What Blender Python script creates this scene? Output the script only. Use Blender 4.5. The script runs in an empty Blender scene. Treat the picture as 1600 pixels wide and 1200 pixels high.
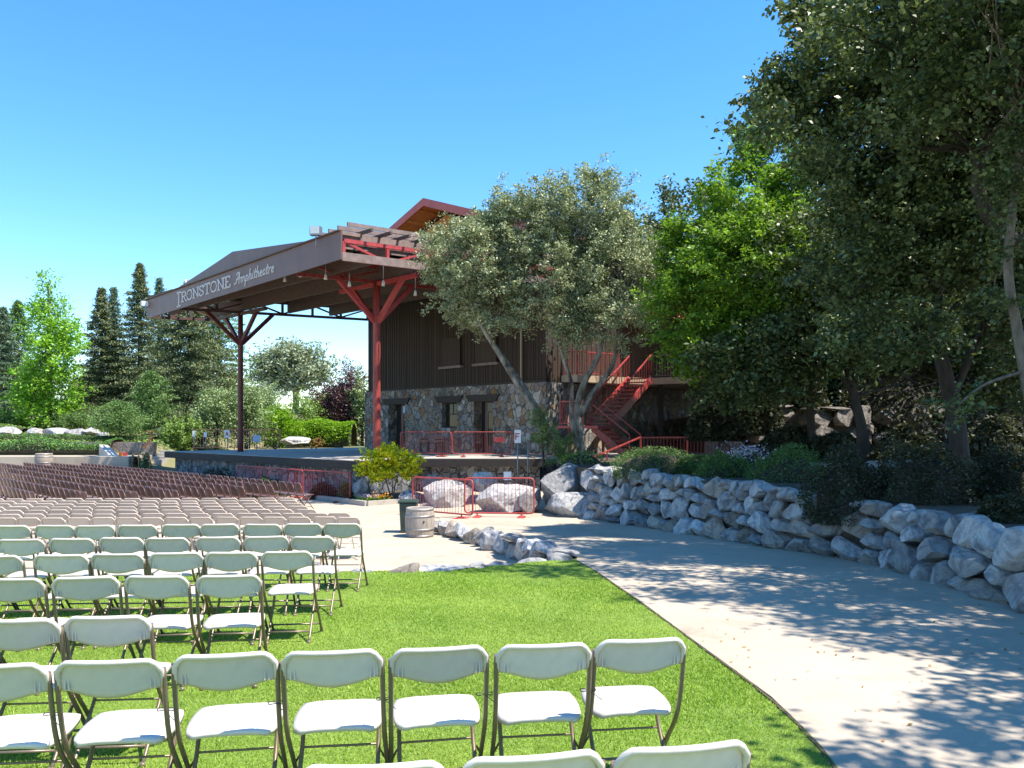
import bpy, math, random
import numpy as np
from mathutils import Vector, Matrix, noise
R = math.radians
random.seed(7); rng = np.random.default_rng(7)
S = bpy.context.scene
col = S.collection
# ---------------------------------------------------------------- camera, light, exposure
cam = bpy.data.objects.new('camera', bpy.data.cameras.new('camera')); col.objects.link(cam)
cam.data.lens = 28.0; cam.data.sensor_width = 36.0; cam.data.shift_y = 70/1600
cam.data.clip_start = 0.05; cam.data.clip_end = 3000
cam.location = (0, 0, 0); cam.rotation_euler = (R(90), 0, 0); S.camera = cam
SUNH = Vector((0.5, -0.17, 1.0)).normalized()
SEL = math.asin(SUNH.z)
W = bpy.data.worlds.new('World'); S.world = W; W.use_nodes = True
nt = W.node_tree; bgn = nt.nodes['Background']
sky = nt.nodes.new('ShaderNodeTexSky'); sky.sky_type = 'NISHITA'; sky.sun_disc = False
sky.sun_elevation = SEL; sky.sun_rotation = math.atan2(SUNH.x, SUNH.y)
sky.air_density = 1.0; sky.dust_density = 0.0; sky.ozone_density = 3.0; sky.altitude = 300
hs = nt.nodes.new('ShaderNodeHueSaturation'); hs.inputs['Saturation'].default_value = 1.28; hs.inputs['Value'].default_value = 1.3; hs.inputs['Hue'].default_value = .497
nt.links.new(sky.outputs[0], hs.inputs['Color']); nt.links.new(hs.outputs[0], bgn.inputs[0]); bgn.inputs[1].default_value = 0.12
sl = bpy.data.lights.new('sun', 'SUN'); sl.energy = 5.0; sl.angle = R(0.5); sl.color = (1, .93, .82)
sun = bpy.data.objects.new('sun', sl); col.objects.link(sun); sun.location = (30, -10, 60)
sun.rotation_euler = SUNH.to_track_quat('Z', 'Y').to_euler()
S.view_settings.view_transform = 'Standard'; S.view_settings.look = 'None'
S.view_settings.exposure = 1.03; S.view_settings.gamma = 1
S.cycles.max_bounces = 6; S.cycles.transparent_max_bounces = 6; S.cycles.diffuse_bounces = 3

F = 1244.0
def P(px, py, d): return Vector(((px-800)/F*d, d, (670-py)/F*d))
def G(px, py, z): return P(px, py, -z*F/(py-670))
# ---------------------------------------------------------------- materials
def newmat(name):
    m = bpy.data.materials.new(name); m.use_nodes = True
    return m, m.node_tree, m.node_tree.nodes['Principled BSDF']
def ramp(t, stops):
    n = t.nodes.new('ShaderNodeValToRGB'); e = n.color_ramp.elements
    while len(e) < len(stops): e.new(0.5)
    for i, (p, c) in enumerate(stops):
        e[i].position = p; e[i].color = (*c, 1)
    return n
def texco(t, scale=(1, 1, 1), kind='Object'):
    if kind == 'World':
        g = t.nodes.new('ShaderNodeNewGeometry'); out = g.outputs['Position']
    else:
        g = t.nodes.new('ShaderNodeTexCoord'); out = g.outputs[kind]
    mp = t.nodes.new('ShaderNodeMapping'); mp.inputs['Scale'].default_value = scale
    t.links.new(out, mp.inputs[0]); return mp.outputs[0]
def noisen(t, vec, sc, det=5, rough=.55, dist=0):
    n = t.nodes.new('ShaderNodeTexNoise'); n.inputs['Scale'].default_value = sc
    n.inputs['Detail'].default_value = det; n.inputs['Roughness'].default_value = rough
    n.inputs['Distortion'].default_value = dist
    t.links.new(vec, n.inputs['Vector']); return n
def bump(t, b, h, s, d=.02):
    n = t.nodes.new('ShaderNodeBump'); n.inputs['Strength'].default_value = s; n.inputs['Distance'].default_value = d
    t.links.new(h, n.inputs['Height']); t.links.new(n.outputs[0], b.inputs['Normal']); return n
def mixc(t, fac, a, b, mode='MIX'):
    n = t.nodes.new('ShaderNodeMix'); n.data_type = 'RGBA'; n.blend_type = mode
    for sock, v in ((n.inputs[0], fac), (n.inputs[6], a), (n.inputs[7], b)):
        if isinstance(v, (int, float)): sock.default_value = v
        elif isinstance(v, tuple): sock.default_value = (*v, 1)
        else: t.links.new(v, sock)
    return n.outputs[2]
def simple(name, c, rough=.6, var=.25, sc=6, bs=.15, metal=0, c2=None, scale=(1, 1, 1), bd=.01, world=False):
    m, t, b = newmat(name)
    v = texco(t, scale, 'World' if world else 'Object')
    n = noisen(t, v, sc, 6, .6)
    lo = tuple(x*(1-var) for x in c); hi = c2 or tuple(min(1, x*(1+var)) for x in c)
    r = ramp(t, [(.3, lo), (.7, hi)]); t.links.new(n.outputs[0], r.inputs[0])
    t.links.new(r.outputs[0], b.inputs['Base Color'])
    b.inputs['Roughness'].default_value = rough; b.inputs['Metallic'].default_value = metal
    if bs: bump(t, b, n.outputs[0], bs, bd)
    return m
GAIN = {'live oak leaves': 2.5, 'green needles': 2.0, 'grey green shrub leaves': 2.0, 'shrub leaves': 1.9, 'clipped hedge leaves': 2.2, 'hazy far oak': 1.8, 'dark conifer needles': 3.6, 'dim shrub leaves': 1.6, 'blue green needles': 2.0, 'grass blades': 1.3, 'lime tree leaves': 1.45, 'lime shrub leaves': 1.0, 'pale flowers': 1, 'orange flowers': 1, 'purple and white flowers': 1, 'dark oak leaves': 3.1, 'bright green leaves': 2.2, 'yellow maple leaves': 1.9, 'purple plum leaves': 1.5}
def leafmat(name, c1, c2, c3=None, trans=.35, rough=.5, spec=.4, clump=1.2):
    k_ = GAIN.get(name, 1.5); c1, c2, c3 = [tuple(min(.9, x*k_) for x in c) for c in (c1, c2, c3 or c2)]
    m, t, b = newmat(name)
    g = t.nodes.new('ShaderNodeNewGeometry')
    n = noisen(t, g.outputs['Position'], clump, 3)
    a = t.nodes.new('ShaderNodeMath'); a.operation = 'MULTIPLY_ADD'; a.inputs[1].default_value = .55
    t.links.new(g.outputs['Random Per Island'], a.inputs[0])
    s2 = t.nodes.new('ShaderNodeMath'); s2.operation = 'MULTIPLY'; s2.inputs[1].default_value = .5
    t.links.new(n.outputs[0], s2.inputs[0]); t.links.new(s2.outputs[0], a.inputs[2])
    r = ramp(t, [(.2, c1), (.6, c2), (.9, c3 or c2)]); t.links.new(a.outputs[0], r.inputs[0])
    t.links.new(r.outputs[0], b.inputs['Base Color']); b.inputs['Roughness'].default_value = rough
    b.inputs['Specular IOR Level'].default_value = spec
    tr = t.nodes.new('ShaderNodeBsdfTranslucent')
    tc = mixc(t, 1.0, r.outputs[0], (1.0, 1.0, .45), 'MULTIPLY')
    t.links.new(tc, tr.inputs[0])
    mx = t.nodes.new('ShaderNodeMixShader'); mx.inputs[0].default_value = trans
    t.links.new(b.outputs[0], mx.inputs[1]); t.links.new(tr.outputs[0], mx.inputs[2])
    t.links.new(mx.outputs[0], t.nodes['Material Output'].inputs[0])
    return m
def stonewall(name, sc=2.2, tint=None, mortar=(.05, .045, .04)):
    m, t, b = newmat(name)
    v = texco(t, (1, 1, 1.0), 'World')
    nd = noisen(t, v, 1.7, 3); wv = t.nodes.new('ShaderNodeVectorMath'); wv.operation = 'MULTIPLY_ADD'
    wv.inputs[1].default_value = (.5, .5, .5); t.links.new(nd.outputs['Color'], wv.inputs[0]); t.links.new(v, wv.inputs[2])
    mp = t.nodes.new('ShaderNodeMapping'); mp.inputs['Scale'].default_value = (1, 1, .8); t.links.new(wv.outputs[0], mp.inputs[0])
    vo = t.nodes.new('ShaderNodeTexVoronoi'); vo.inputs['Scale'].default_value = sc; vo.inputs['Randomness'].default_value = .95
    ve = t.nodes.new('ShaderNodeTexVoronoi'); ve.feature = 'DISTANCE_TO_EDGE'; ve.inputs['Scale'].default_value = sc; ve.inputs['Randomness'].default_value = .95
    t.links.new(mp.outputs[0], vo.inputs[0]); t.links.new(mp.outputs[0], ve.inputs[0])
    sep = t.nodes.new('ShaderNodeSeparateColor'); t.links.new(vo.outputs['Color'], sep.inputs[0])
    st = tint or [(.0, (.10, .09, .085)), (.2, (.30, .26, .21)), (.4, (.19, .20, .22)), (.58, (.38, .35, .30)), (.72, (.27, .15, .07)), (.82, (.24, .24, .26)), (1.0, (.50, .48, .44))]
    r = ramp(t, st); r.color_ramp.interpolation = 'LINEAR'; t.links.new(sep.outputs[0], r.inputs[0])
    n2 = noisen(t, v, 9, 6, .65); r2 = ramp(t, [(.3, (.5, .5, .52)), (.7, (1.25, 1.22, 1.15))]); t.links.new(n2.outputs[0], r2.inputs[0])
    c = mixc(t, 1.0, r.outputs[0], r2.outputs[0], 'MULTIPLY')
    er = ramp(t, [(.015, (0, 0, 0)), (.06, (1, 1, 1))]); t.links.new(ve.outputs[0], er.inputs[0])
    c = mixc(t, er.outputs[0], mortar, c)
    t.links.new(c, b.inputs['Base Color']); b.inputs['Roughness'].default_value = .85
    h = t.nodes.new('ShaderNodeMath'); h.operation = 'MULTIPLY_ADD'; h.inputs[1].default_value = .25
    t.links.new(n2.outputs[0], h.inputs[0]); t.links.new(er.outputs[0], h.inputs[2])
    bump(t, b, h.outputs[0], .8, .06)
    return m
def rockmat(name, tone=1.0, warm=0.0):
    m, t, b = newmat(name)
    oi = t.nodes.new('ShaderNodeObjectInfo')
    v0 = texco(t, (1, 1, 1), 'World')
    n = noisen(t, v0, 2.6, 8, .7, 1.3)
    c = [(.25, (.09, .09, .10)), (.40, (.27, .27, .28)), (.50, (.50, .49, .48)), (.60, (.30, .30, .32)), (.8, (.56, .55, .53))]
    c = [(p, (x[0]*tone*(1+warm), x[1]*tone, x[2]*tone*(1-warm))) for p, x in c]
    r = ramp(t, c); t.links.new(n.outputs[0], r.inputs[0])
    w = t.nodes.new('ShaderNodeTexWave'); w.inputs['Scale'].default_value = 1.5; w.inputs['Distortion'].default_value = 9
    w.inputs['Detail'].default_value = 4; w.inputs['Detail Scale'].default_value = 1.6; t.links.new(v0, w.inputs[0])
    wr = ramp(t, [(.0, (.62, .62, .66)), (.25, (1, 1, 1)), (1, (1.05, 1.04, 1.0))]); t.links.new(w.outputs['Color'], wr.inputs[0])
    cc = mixc(t, .8, r.outputs[0], wr.outputs[0], 'MULTIPLY')
    n3 = noisen(t, v0, .9, 4, .6); rr = ramp(t, [(.58, (0, 0, 0)), (.72, (1, 1, 1))]); t.links.new(n3.outputs[0], rr.inputs[0])
    sc = t.nodes.new('ShaderNodeMath'); sc.operation = 'MULTIPLY'; sc.inputs[1].default_value = .55; t.links.new(rr.outputs[0], sc.inputs[0])
    cc = mixc(t, sc.outputs[0], cc, (.30, .20, .13))
    br = t.nodes.new('ShaderNodeMapRange'); br.inputs[3].default_value = .5; br.inputs[4].default_value = 1.12
    t.links.new(oi.outputs['Random'], br.inputs[0])
    cb = t.nodes.new('ShaderNodeCombineColor'); [t.links.new(br.outputs[0], cb.inputs[i]) for i in range(3)]
    cc = mixc(t, 1.0, cc, cb.outputs[0], 'MULTIPLY')
    t.links.new(cc, b.inputs['Base Color']); b.inputs['Roughness'].default_value = .8
    n4 = noisen(t, v0, 6, 12, .75, .5); bump(t, b, n4.outputs[0], .8, .10)
    return m
M = {}
M['rock'] = rockmat('marbled rock', 1.15); M['rockw'] = rockmat('warm rock', .8, .16)
M['rock_shade'] = rockmat('shade darkened brown grey rock', .55, .12)  # brown rock darkened so the terrace wall's deep shade sits in its colour
M['stone'] = stonewall('fieldstone', 3.5, mortar=(.10, .09, .08))
M['stone_grey'] = stonewall('grey fieldstone', 3.2, [(0, (.10, .11, .13)), (.3, (.24, .26, .29)), (.6, (.17, .18, .20)), (1, (.38, .39, .40))])
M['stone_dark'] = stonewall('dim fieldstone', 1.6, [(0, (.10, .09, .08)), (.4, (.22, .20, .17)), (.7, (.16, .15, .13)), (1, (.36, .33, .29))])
def concrete(name, c, joint=0):
    m, t, b = newmat(name); v = texco(t, (1, 1, 1), 'World')
    n = noisen(t, v, .5, 8, .65); n2 = noisen(t, v, 45, 4, .7)
    r = ramp(t, [(.25, tuple(x*.76 for x in c)), (.5, c), (.75, tuple(x*1.1 for x in c))]); t.links.new(n.outputs[0], r.inputs[0])
    r2 = ramp(t, [(.3, (.88, .88, .88)), (.65, (1.04, 1.04, 1.04))]); t.links.new(n2.outputs[0], r2.inputs[0])
    cc = mixc(t, 1.0, r.outputs[0], r2.outputs[0], 'MULTIPLY')
    n3 = noisen(t, v, 2.3, 3, .5); r3 = ramp(t, [(.55, (1, 1, 1)), (.72, (.78, .76, .73))]); t.links.new(n3.outputs[0], r3.inputs[0])
    cc = mixc(t, .7, cc, r3.outputs[0], 'MULTIPLY')
    t.links.new(cc, b.inputs['Base Color']); b.inputs['Roughness'].default_value = .85; bump(t, b, n2.outputs[0], .25, .004)
    return m
M['concrete'] = concrete('pale concrete', (.43, .365, .285)); M['deck'] = concrete('deck concrete', (.44, .40, .36))
M['kerb'] = concrete('kerb concrete', (.42, .38, .33))
M['soil'] = simple('bark mulch', (.075, .055, .04), .95, .5, 22, .8, bd=.03, world=True)
m, t, b = newmat('terrain'); v = texco(t, (1, 1, 1), 'World'); n = noisen(t, v, .12, 6, .6)
r = ramp(t, [(.35, (.10, .13, .04)), (.5, (.20, .18, .09)), (.65, (.36, .29, .17))]); t.links.new(n.outputs[0], r.inputs[0]); t.links.new(r.outputs[0], b.inputs[0]); b.inputs['Roughness'].default_value = .95
M['terrain'] = m
m, t, b = newmat('lawn turf'); v = texco(t, (1, 1, 1), 'World'); n = noisen(t, v, 1.2, 5, .6); n2 = noisen(t, v, 60, 4, .7)
r = ramp(t, [(.3, (.14, .24, .03)), (.7, (.24, .35, .05))]); t.links.new(n.outputs[0], r.inputs[0])
r2 = ramp(t, [(.35, (.45, .45, .4)), (.6, (1.1, 1.1, 1.0))]); t.links.new(n2.outputs[0], r2.inputs[0])
t.links.new(mixc(t, 1.0, r.outputs[0], r2.outputs[0], 'MULTIPLY'), b.inputs[0]); b.inputs['Roughness'].default_value = .9; bump(t, b, n2.outputs[0], .8, .02)
M['turf'] = m
def boards(name, c, sc, axis='X'):
    m, t, b = newmat(name); v = texco(t, (7, 7, .25), 'World'); n = noisen(t, v, 1.5, 8, .7)
    r = ramp(t, [(.3, tuple(x*.5 for x in c)), (.55, c), (.78, tuple(x*1.9 for x in c))]); t.links.new(n.outputs[0], r.inputs[0])
    t.links.new(r.outputs[0], b.inputs[0]); b.inputs['Roughness'].default_value = .75; bump(t, b, n.outputs[0], .4, .01)
    return m
M['boards'] = boards('dark weathered boards', (.042, .025, .016), 1)
M['shutter'] = boards('brown shutter boards', (.05, .028, .018), 1)
M['lintel'] = simple('dark timber lintel', (.045, .033, .027), .8, .4, 5, .3, scale=(1, 1, 5))
M['beam'] = simple('brown glulam', (.10, .065, .05), .7, .3, 4, .2, scale=(1, 1, 6))
M['fascia'] = simple('brown sheet fascia', (.135, .072, .06), .5, .16, 2.0, .05, scale=(1, 1, .4))
M['roofdark'] = simple('brown roof deck', (.085, .06, .05), .7, .3, 3, .1)
M['grey_timber'] = simple('faded purlin timber', (.22, .16, .14), .75, .3, 4, .2)
M['red'] = simple('worn red paint', (.38, .05, .048), .45, .25, 7, .1)
M['redpost'] = simple('red stained post', (.27, .042, .034), .5, .45, 3.2, .3, scale=(3, 3, .5))
M['darkpost'] = simple('dark maroon post', (.13, .03, .028), .55, .35, 3.2, .2)
M['redroof'] = simple('red roof edge', (.42, .09, .07), .5, .15, 3, .05)
M['soffit'] = simple('orange pine soffit', (.55, .24, .07), .55, .2, 3, .1, scale=(5, 5, 1))
M['white'] = simple('white chair plastic', (.62, .55, .50), .38, .07, 12, .02)
M['tan'] = simple('tan chair plastic', (.54, .44, .36), .42, .04, 12, .02)
M['tube'] = simple('bronze chair tube', (.20, .15, .11), .38, .12, 20, .03, metal=.35)
M['tubew'] = simple('pale chair tube', (.55, .50, .45), .4, .1, 20, .03, metal=.2)
M['brown'] = simple('brown chair plastic', (.135, .065, .055), .28, .12, 10, .02)
M['brownt'] = simple('brown chair steel', (.11, .06, .05), .4, .12, 10, .02, metal=.3)
M['black'] = simple('black nylon', (.02, .02, .022), .5, .1, 10, 0)
M['rubber'] = simple('dark rubber', (.05, .045, .04), .8, .1, 10, 0)
M['bark'] = simple('grey bark', (.15, .125, .10), .9, .5, 9, .9, scale=(1, 1, .35), bd=.04)
M['barkd'] = simple('dark bark', (.038, .031, .025), .9, .45, 9, .9, scale=(1, 1, .35), bd=.04)
M['barkl'] = simple('lichen bark', (.13, .115, .095), .9, .75, 5, 1.0, scale=(1, 1, .5), bd=.08, c2=(.36, .33, .28), world=True)
M['cask'] = simple('weathered oak staves', (.33, .28, .235), .8, .3, 5, .3, scale=(4, 4, .5))
M['hoop'] = simple('galvanised hoop', (.30, .28, .27), .5, .2, 8, .1, metal=.6)
M['bin'] = simple('dark green bin plastic', (.035, .06, .045), .45, .2, 5, .05)
M['signw'] = simple('white sign face', (.75, .76, .80), .4, .03, 5, 0)
M['signr'] = simple('red sign face', (.45, .05, .05), .4, .05, 5, 0)
M['signb'] = simple('blue sign face', (.10, .13, .35), .4, .05, 5, 0)
M['signsky'] = simple('pale blue sign', (.35, .50, .72), .4, .05, 5, 0)
M['orange'] = simple('orange banner', (.85, .22, .03), .5, .1, 5, 0)
M['letter'] = simple('pale letter paint', (.52, .50, .49), .5, .05, 9, 0)
M['steel'] = simple('grey steel pole', (.30, .31, .33), .4, .1, 9, .02, metal=.6)
M['railgrey'] = simple('dark railing paint', (.10, .06, .055), .5, .2, 9, .02)
M['tanpaint'] = simple('tan painted trim', (.50, .38, .27), .6, .1, 5, .05)
M['void'] = simple('dark interior', (.02, .018, .016), .9, .2, 5, 0)
M['door'] = simple('red brown door', (.10, .035, .027), .45, .2, 5, .05)
M['olivepaint'] = simple('downspout paint', (.32, .29, .21), .5, .1, 5, 0)
M['rust'] = simple('rusted steel', (.50, .20, .08), .7, .3, 9, .1)
M['lampglass'] = simple('floodlight glass', (.62, .64, .62), .15, .05, 5, 0)
m, t, b = newmat('window glass'); b.inputs['Base Color'].default_value = (.02, .03, .03, 1); b.inputs['Roughness'].default_value = .03; b.inputs['Specular IOR Level'].default_value = .22
M['glass'] = m
L = {}
L['oak'] = leafmat('live oak leaves', (.055, .068, .036), (.13, .15, .085), (.24, .25, .17), .15, .55, .25, .9)
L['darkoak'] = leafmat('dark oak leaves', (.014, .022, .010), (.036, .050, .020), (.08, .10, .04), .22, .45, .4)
L['zelkova'] = leafmat('bright green leaves', (.035, .07, .012), (.085, .155, .018), (.18, .28, .03), .45, .45, .35)
L['conifer'] = leafmat('dark conifer needles', (.014, .024, .012), (.038, .050, .022), (.095, .088, .038), .12, .6, .3, .6)
L['blueconifer'] = leafmat('blue green needles', (.04, .065, .045), (.075, .11, .07), (.12, .16, .09), .15, .6, .3, .6)
L['greenconifer'] = leafmat('green needles', (.035, .07, .02), (.07, .125, .035), (.12, .18, .06), .2, .6, .3, .6)
L['ginkgo'] = leafmat('lime tree leaves', (.09, .19, .018), (.19, .37, .035), (.32, .50, .07), .45, .5, .3, .5)
L['shrub'] = leafmat('shrub leaves', (.06, .10, .025), (.13, .20, .05), (.22, .30, .09), .35, .5, .3)
L['olive'] = leafmat('grey green shrub leaves', (.07, .10, .045), (.13, .18, .08), (.22, .27, .13), .25, .5, .4)
L['lime'] = leafmat('lime shrub leaves', (.10, .22, .01), (.22, .42, .02), (.38, .58, .04), .45, .5, .3)
L['yellow'] = leafmat('yellow maple leaves', (.20, .17, .01), (.66, .48, .02), (.9, .60, .03), .4, .5, .3, 1.8)
L['purple'] = leafmat('purple plum leaves', (.035, .018, .022), (.085, .04, .05), (.16, .08, .09), .25, .5, .4)
L['hedge'] = leafmat('clipped hedge leaves', (.022, .045, .012), (.055, .10, .025), (.10, .16, .045), .25, .5, .4, 2)
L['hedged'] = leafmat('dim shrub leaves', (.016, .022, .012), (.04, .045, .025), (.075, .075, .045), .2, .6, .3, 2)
L['juniper'] = leafmat('spreading juniper', (.04, .09, .02), (.09, .19, .045), (.17, .29, .09), .25, .5, .3, .8)
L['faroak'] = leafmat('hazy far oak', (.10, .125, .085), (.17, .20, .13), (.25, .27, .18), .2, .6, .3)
L['grass'] = leafmat('grass blades', (.12, .225, .02), (.225, .35, .04), (.40, .49, .11), .4, .5, .3, 1.0)
L['rustshrub'] = leafmat('rusty shrub', (.12, .08, .03), (.25, .15, .05), (.35, .2, .08), .3, .6, .3)
L['flow'] = leafmat('pale flowers', (.45, .35, .55), (.6, .55, .7), (.75, .7, .8), .3, .6, .2)
L['flo'] = leafmat('orange flowers', (.8, .25, .02), (.9, .4, .03), (.9, .6, .1), .3, .6, .2)
L['flp'] = leafmat('purple and white flowers', (.45, .12, .40), (.8, .7, .75), (.85, .8, .8), .3, .6, .2)
# ---------------------------------------------------------------- object helpers
OFF = {}
def tag(o, label=None, cat=None, group=None, kind=None):
    if label: o['label'] = label
    if cat: o['category'] = cat
    if group: o['group'] = group
    if kind: o['kind'] = kind
    return o
def thing(name, loc, label, cat, group=None, rz=0):
    o = bpy.data.objects.new(name, None); col.objects.link(o); o.empty_display_size = .2
    o.location = loc; o.rotation_euler = (0, 0, rz); OFF[o] = Vector(loc)
    return tag(o, label, cat, group)
def link(name, me, mat, parent=None, origin=None, world=True, label=None):
    me.materials.append(mat) if mat else None
    o = bpy.data.objects.new(name, me); col.objects.link(o)
    if parent is not None:
        o.parent = parent
        OFF[o] = OFF[parent]; off = OFF[parent] if world else Vector((0, 0, 0))
    else:
        off = Vector(origin) if origin is not None else Vector((0, 0, 0)); o.location = off; OFF[o] = off
    if off.length > 0: me.transform(Matrix.Translation(-off))
    if label: o['label'] = label
    return o
def npmesh(name, v, f):
    me = bpy.data.meshes.new(name); v = np.asarray(v, np.float32); f = np.asarray(f, np.int32); k = f.shape[1]
    me.vertices.add(len(v)); me.vertices.foreach_set('co', v.ravel())
    me.loops.add(f.size); me.loops.foreach_set('vertex_index', f.ravel())
    me.polygons.add(len(f)); me.polygons.foreach_set('loop_start', np.arange(len(f), dtype=np.int32)*k)
    me.update(calc_edges=True); return me
class MB:
    def __init__(s): s.v = []; s.f = []; s.sm = []
    def add(s, vs, fs, smooth=False):
        n = len(s.v); s.v += [tuple(p) for p in vs]; s.f += [tuple(i+n for i in f) for f in fs]; s.sm += [smooth]*len(fs); return s
    def box(s, c, size, rz=0, M4=None):
        x, y, z = [a/2 for a in size]; cs, sn = math.cos(rz), math.sin(rz); vs = []
        for k in (-1, 1):
            for (i, j) in ((-1, -1), (1, -1), (1, 1), (-1, 1)):
                p = Vector((i*x*cs-j*y*sn, i*x*sn+j*y*cs, k*z)) + Vector(c)
                vs.append(M4 @ p if M4 else p)
        return s.add(vs, [(3, 2, 1, 0), (4, 5, 6, 7), (0, 1, 5, 4), (1, 2, 6, 5), (2, 3, 7, 6), (3, 0, 4, 7)])
    def bar(s, a, b, w, h, up=(0, 0, 1)):
        a = Vector(a); b = Vector(b); d = (b-a).normalized(); up = Vector(up)
        if abs(d.dot(up)) > .98: up = Vector((0.7071, -.7071, 0))
        sd = d.cross(up).normalized(); u2 = sd.cross(d).normalized(); vs = []
        for p in (a, b):
            for (i, j) in ((-1, -1), (1, -1), (1, 1), (-1, 1)): vs.append(p+sd*i*w/2+u2*j*h/2)
        return s.add(vs, [(3, 2, 1, 0), (4, 5, 6, 7), (0, 1, 5, 4), (1, 2, 6, 5), (2, 3, 7, 6), (3, 0, 4, 7)])
    def tube(s, pts, r, n=8, cap=True):
        pts = [Vector(p) for p in pts]; m = len(pts); rs = r if isinstance(r, (list, tuple)) else [r]*m
        vs = []; fs = []; prev = None
        for i, p in enumerate(pts):
            d = (pts[min(i+1, m-1)]-pts[max(i-1, 0)]).normalized()
            if prev is None: a = d.orthogonal().normalized()
            else: a = (prev-d*prev.dot(d)); a = a.normalized() if a.length > 1e-6 else d.orthogonal().normalized()
            prev = a; b = d.cross(a)
            for k in range(n):
                t = 2*math.pi*k/n; vs.append(p+(a*math.cos(t)+b*math.sin(t))*rs[i])
        for i in range(m-1):
            for k in range(n): fs.append((i*n+k, i*n+(k+1) % n, (i+1)*n+(k+1) % n, (i+1)*n+k))
        s.add(vs, fs, True)
        if cap:
            q = len(s.v)-len(vs); s.f += [tuple(q+k for k in reversed(range(n))), tuple(q+(m-1)*n+k for k in range(n))]; s.sm += [False, False]
        return s
    def prism(s, poly, z0, z1, zf=None):
        n = len(poly); b = [Vector((p[0], p[1], z0)) for p in poly]; t = [Vector((p[0], p[1], (z1 if zf is None else zf(p)))) for p in poly]
        return s.add(b+t, [tuple(reversed(range(n))), tuple(range(n, 2*n))]+[(i, (i+1) % n, n+(i+1) % n, n+i) for i in range(n)])
    def lathe(s, prof, c=(0, 0, 0), n=24):
        vs = []; m = len(prof)
        for r, z in prof:
            for k in range(n): t = 2*math.pi*k/n; vs.append((c[0]+r*math.cos(t), c[1]+r*math.sin(t), c[2]+z))
        s.add(vs, [(i*n+k, i*n+(k+1) % n, (i+1)*n+(k+1) % n, (i+1)*n+k) for i in range(m-1) for k in range(n)], True)
        q = len(s.v)-len(vs); s.f += [tuple(q+k for k in reversed(range(n))), tuple(q+(m-1)*n+k for k in range(n))]; s.sm += [False, False]
        return s
    def mesh(s, name):
        me = bpy.data.meshes.new(name); me.from_pydata(s.v, [], s.f); me.polygons.foreach_set('use_smooth', s.sm); me.update(); return me
    def build(s, name, mat, parent=None, origin=None, world=True, label=None, bevel=0):
        o = link(name, s.mesh(name), mat, parent, origin, world, label)
        if bevel:
            b = o.modifiers.new('bevel', 'BEVEL'); b.width = bevel; b.segments = 2; b.limit_method = 'ANGLE'
        return o
def interp(pts, x):
    if x <= pts[0][0]: return pts[0][1]
    for (a, b), (c, d) in zip(pts, pts[1:]):
        if x <= c: return b+(d-b)*(x-a)/(c-a)
    return pts[-1][1]
def catmull(pts, k=6):
    pts = [Vector(p) for p in pts]; out = []
    for i in range(len(pts)-1):
        p0 = pts[max(i-1, 0)]; p1 = pts[i]; p2 = pts[i+1]; p3 = pts[min(i+2, len(pts)-1)]
        for j in range(k):
            t = j/k; out.append(.5*((2*p1)+(p2-p0)*t+(2*p0-5*p1+4*p2-p3)*t*t+(3*p1-p0-3*p2+p3)*t**3))
    return out+[pts[-1]]
ORD = ['first', 'second', 'third', 'fourth', 'fifth', 'sixth', 'seventh', 'eighth', 'ninth', 'tenth', 'eleventh', 'twelfth', 'thirteenth', 'fourteenth', 'fifteenth', 'sixteenth', 'seventeenth', 'eighteenth', 'nineteenth', 'twentieth']
TENS = {2: 'twenty', 3: 'thirty', 4: 'forty', 5: 'fifty'}
def ordi(i):
    n = i+1
    if n <= 20: return ORD[i]
    if n % 10 == 0: return TENS[n//10][:-1]+'ieth'
    return TENS[n//10]+'-'+ORD[n % 10-1]
def leaves(name, centers, mat, parent, size=.06, ratio=.45, upbias=.4, origin=None, hexa=False):
    c = np.asarray(centers, np.float32); n = len(c)
    a = rng.normal(size=(n, 3)); a /= np.linalg.norm(a, axis=1)[:, None]
    nn = rng.normal(size=(n, 3)); nn[:, 2] = np.abs(nn[:, 2])+upbias; nn /= np.linalg.norm(nn, axis=1)[:, None]
    a = a-nn*(a*nn).sum(1)[:, None]; a /= np.linalg.norm(a, axis=1)[:, None]; b = np.cross(nn, a)
    s = (size*rng.uniform(.6, 1.3, n))[:, None]
    if hexa:
        v = np.stack([c+a*s, c+a*s*.35+b*s*ratio*.8+nn*s*.1, c-a*s*.15+b*s*ratio*1.1+nn*s*.14, c-a*s, c-a*s*.15-b*s*ratio*1.1+nn*s*.14, c+a*s*.35-b*s*ratio*.8+nn*s*.1], 1).reshape(-1, 3)
        return link(name, npmesh(name, v, np.arange(6*n).reshape(n, 6)), mat, parent, origin)
    v = np.stack([c+a*s, c+b*s*ratio+nn*s*.12, c-a*s, c-b*s*ratio+nn*s*.12], 1).reshape(-1, 3)
    f = np.arange(4*n).reshape(n, 4)
    return link(name, npmesh(name, v, f), mat, parent, origin)
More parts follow.
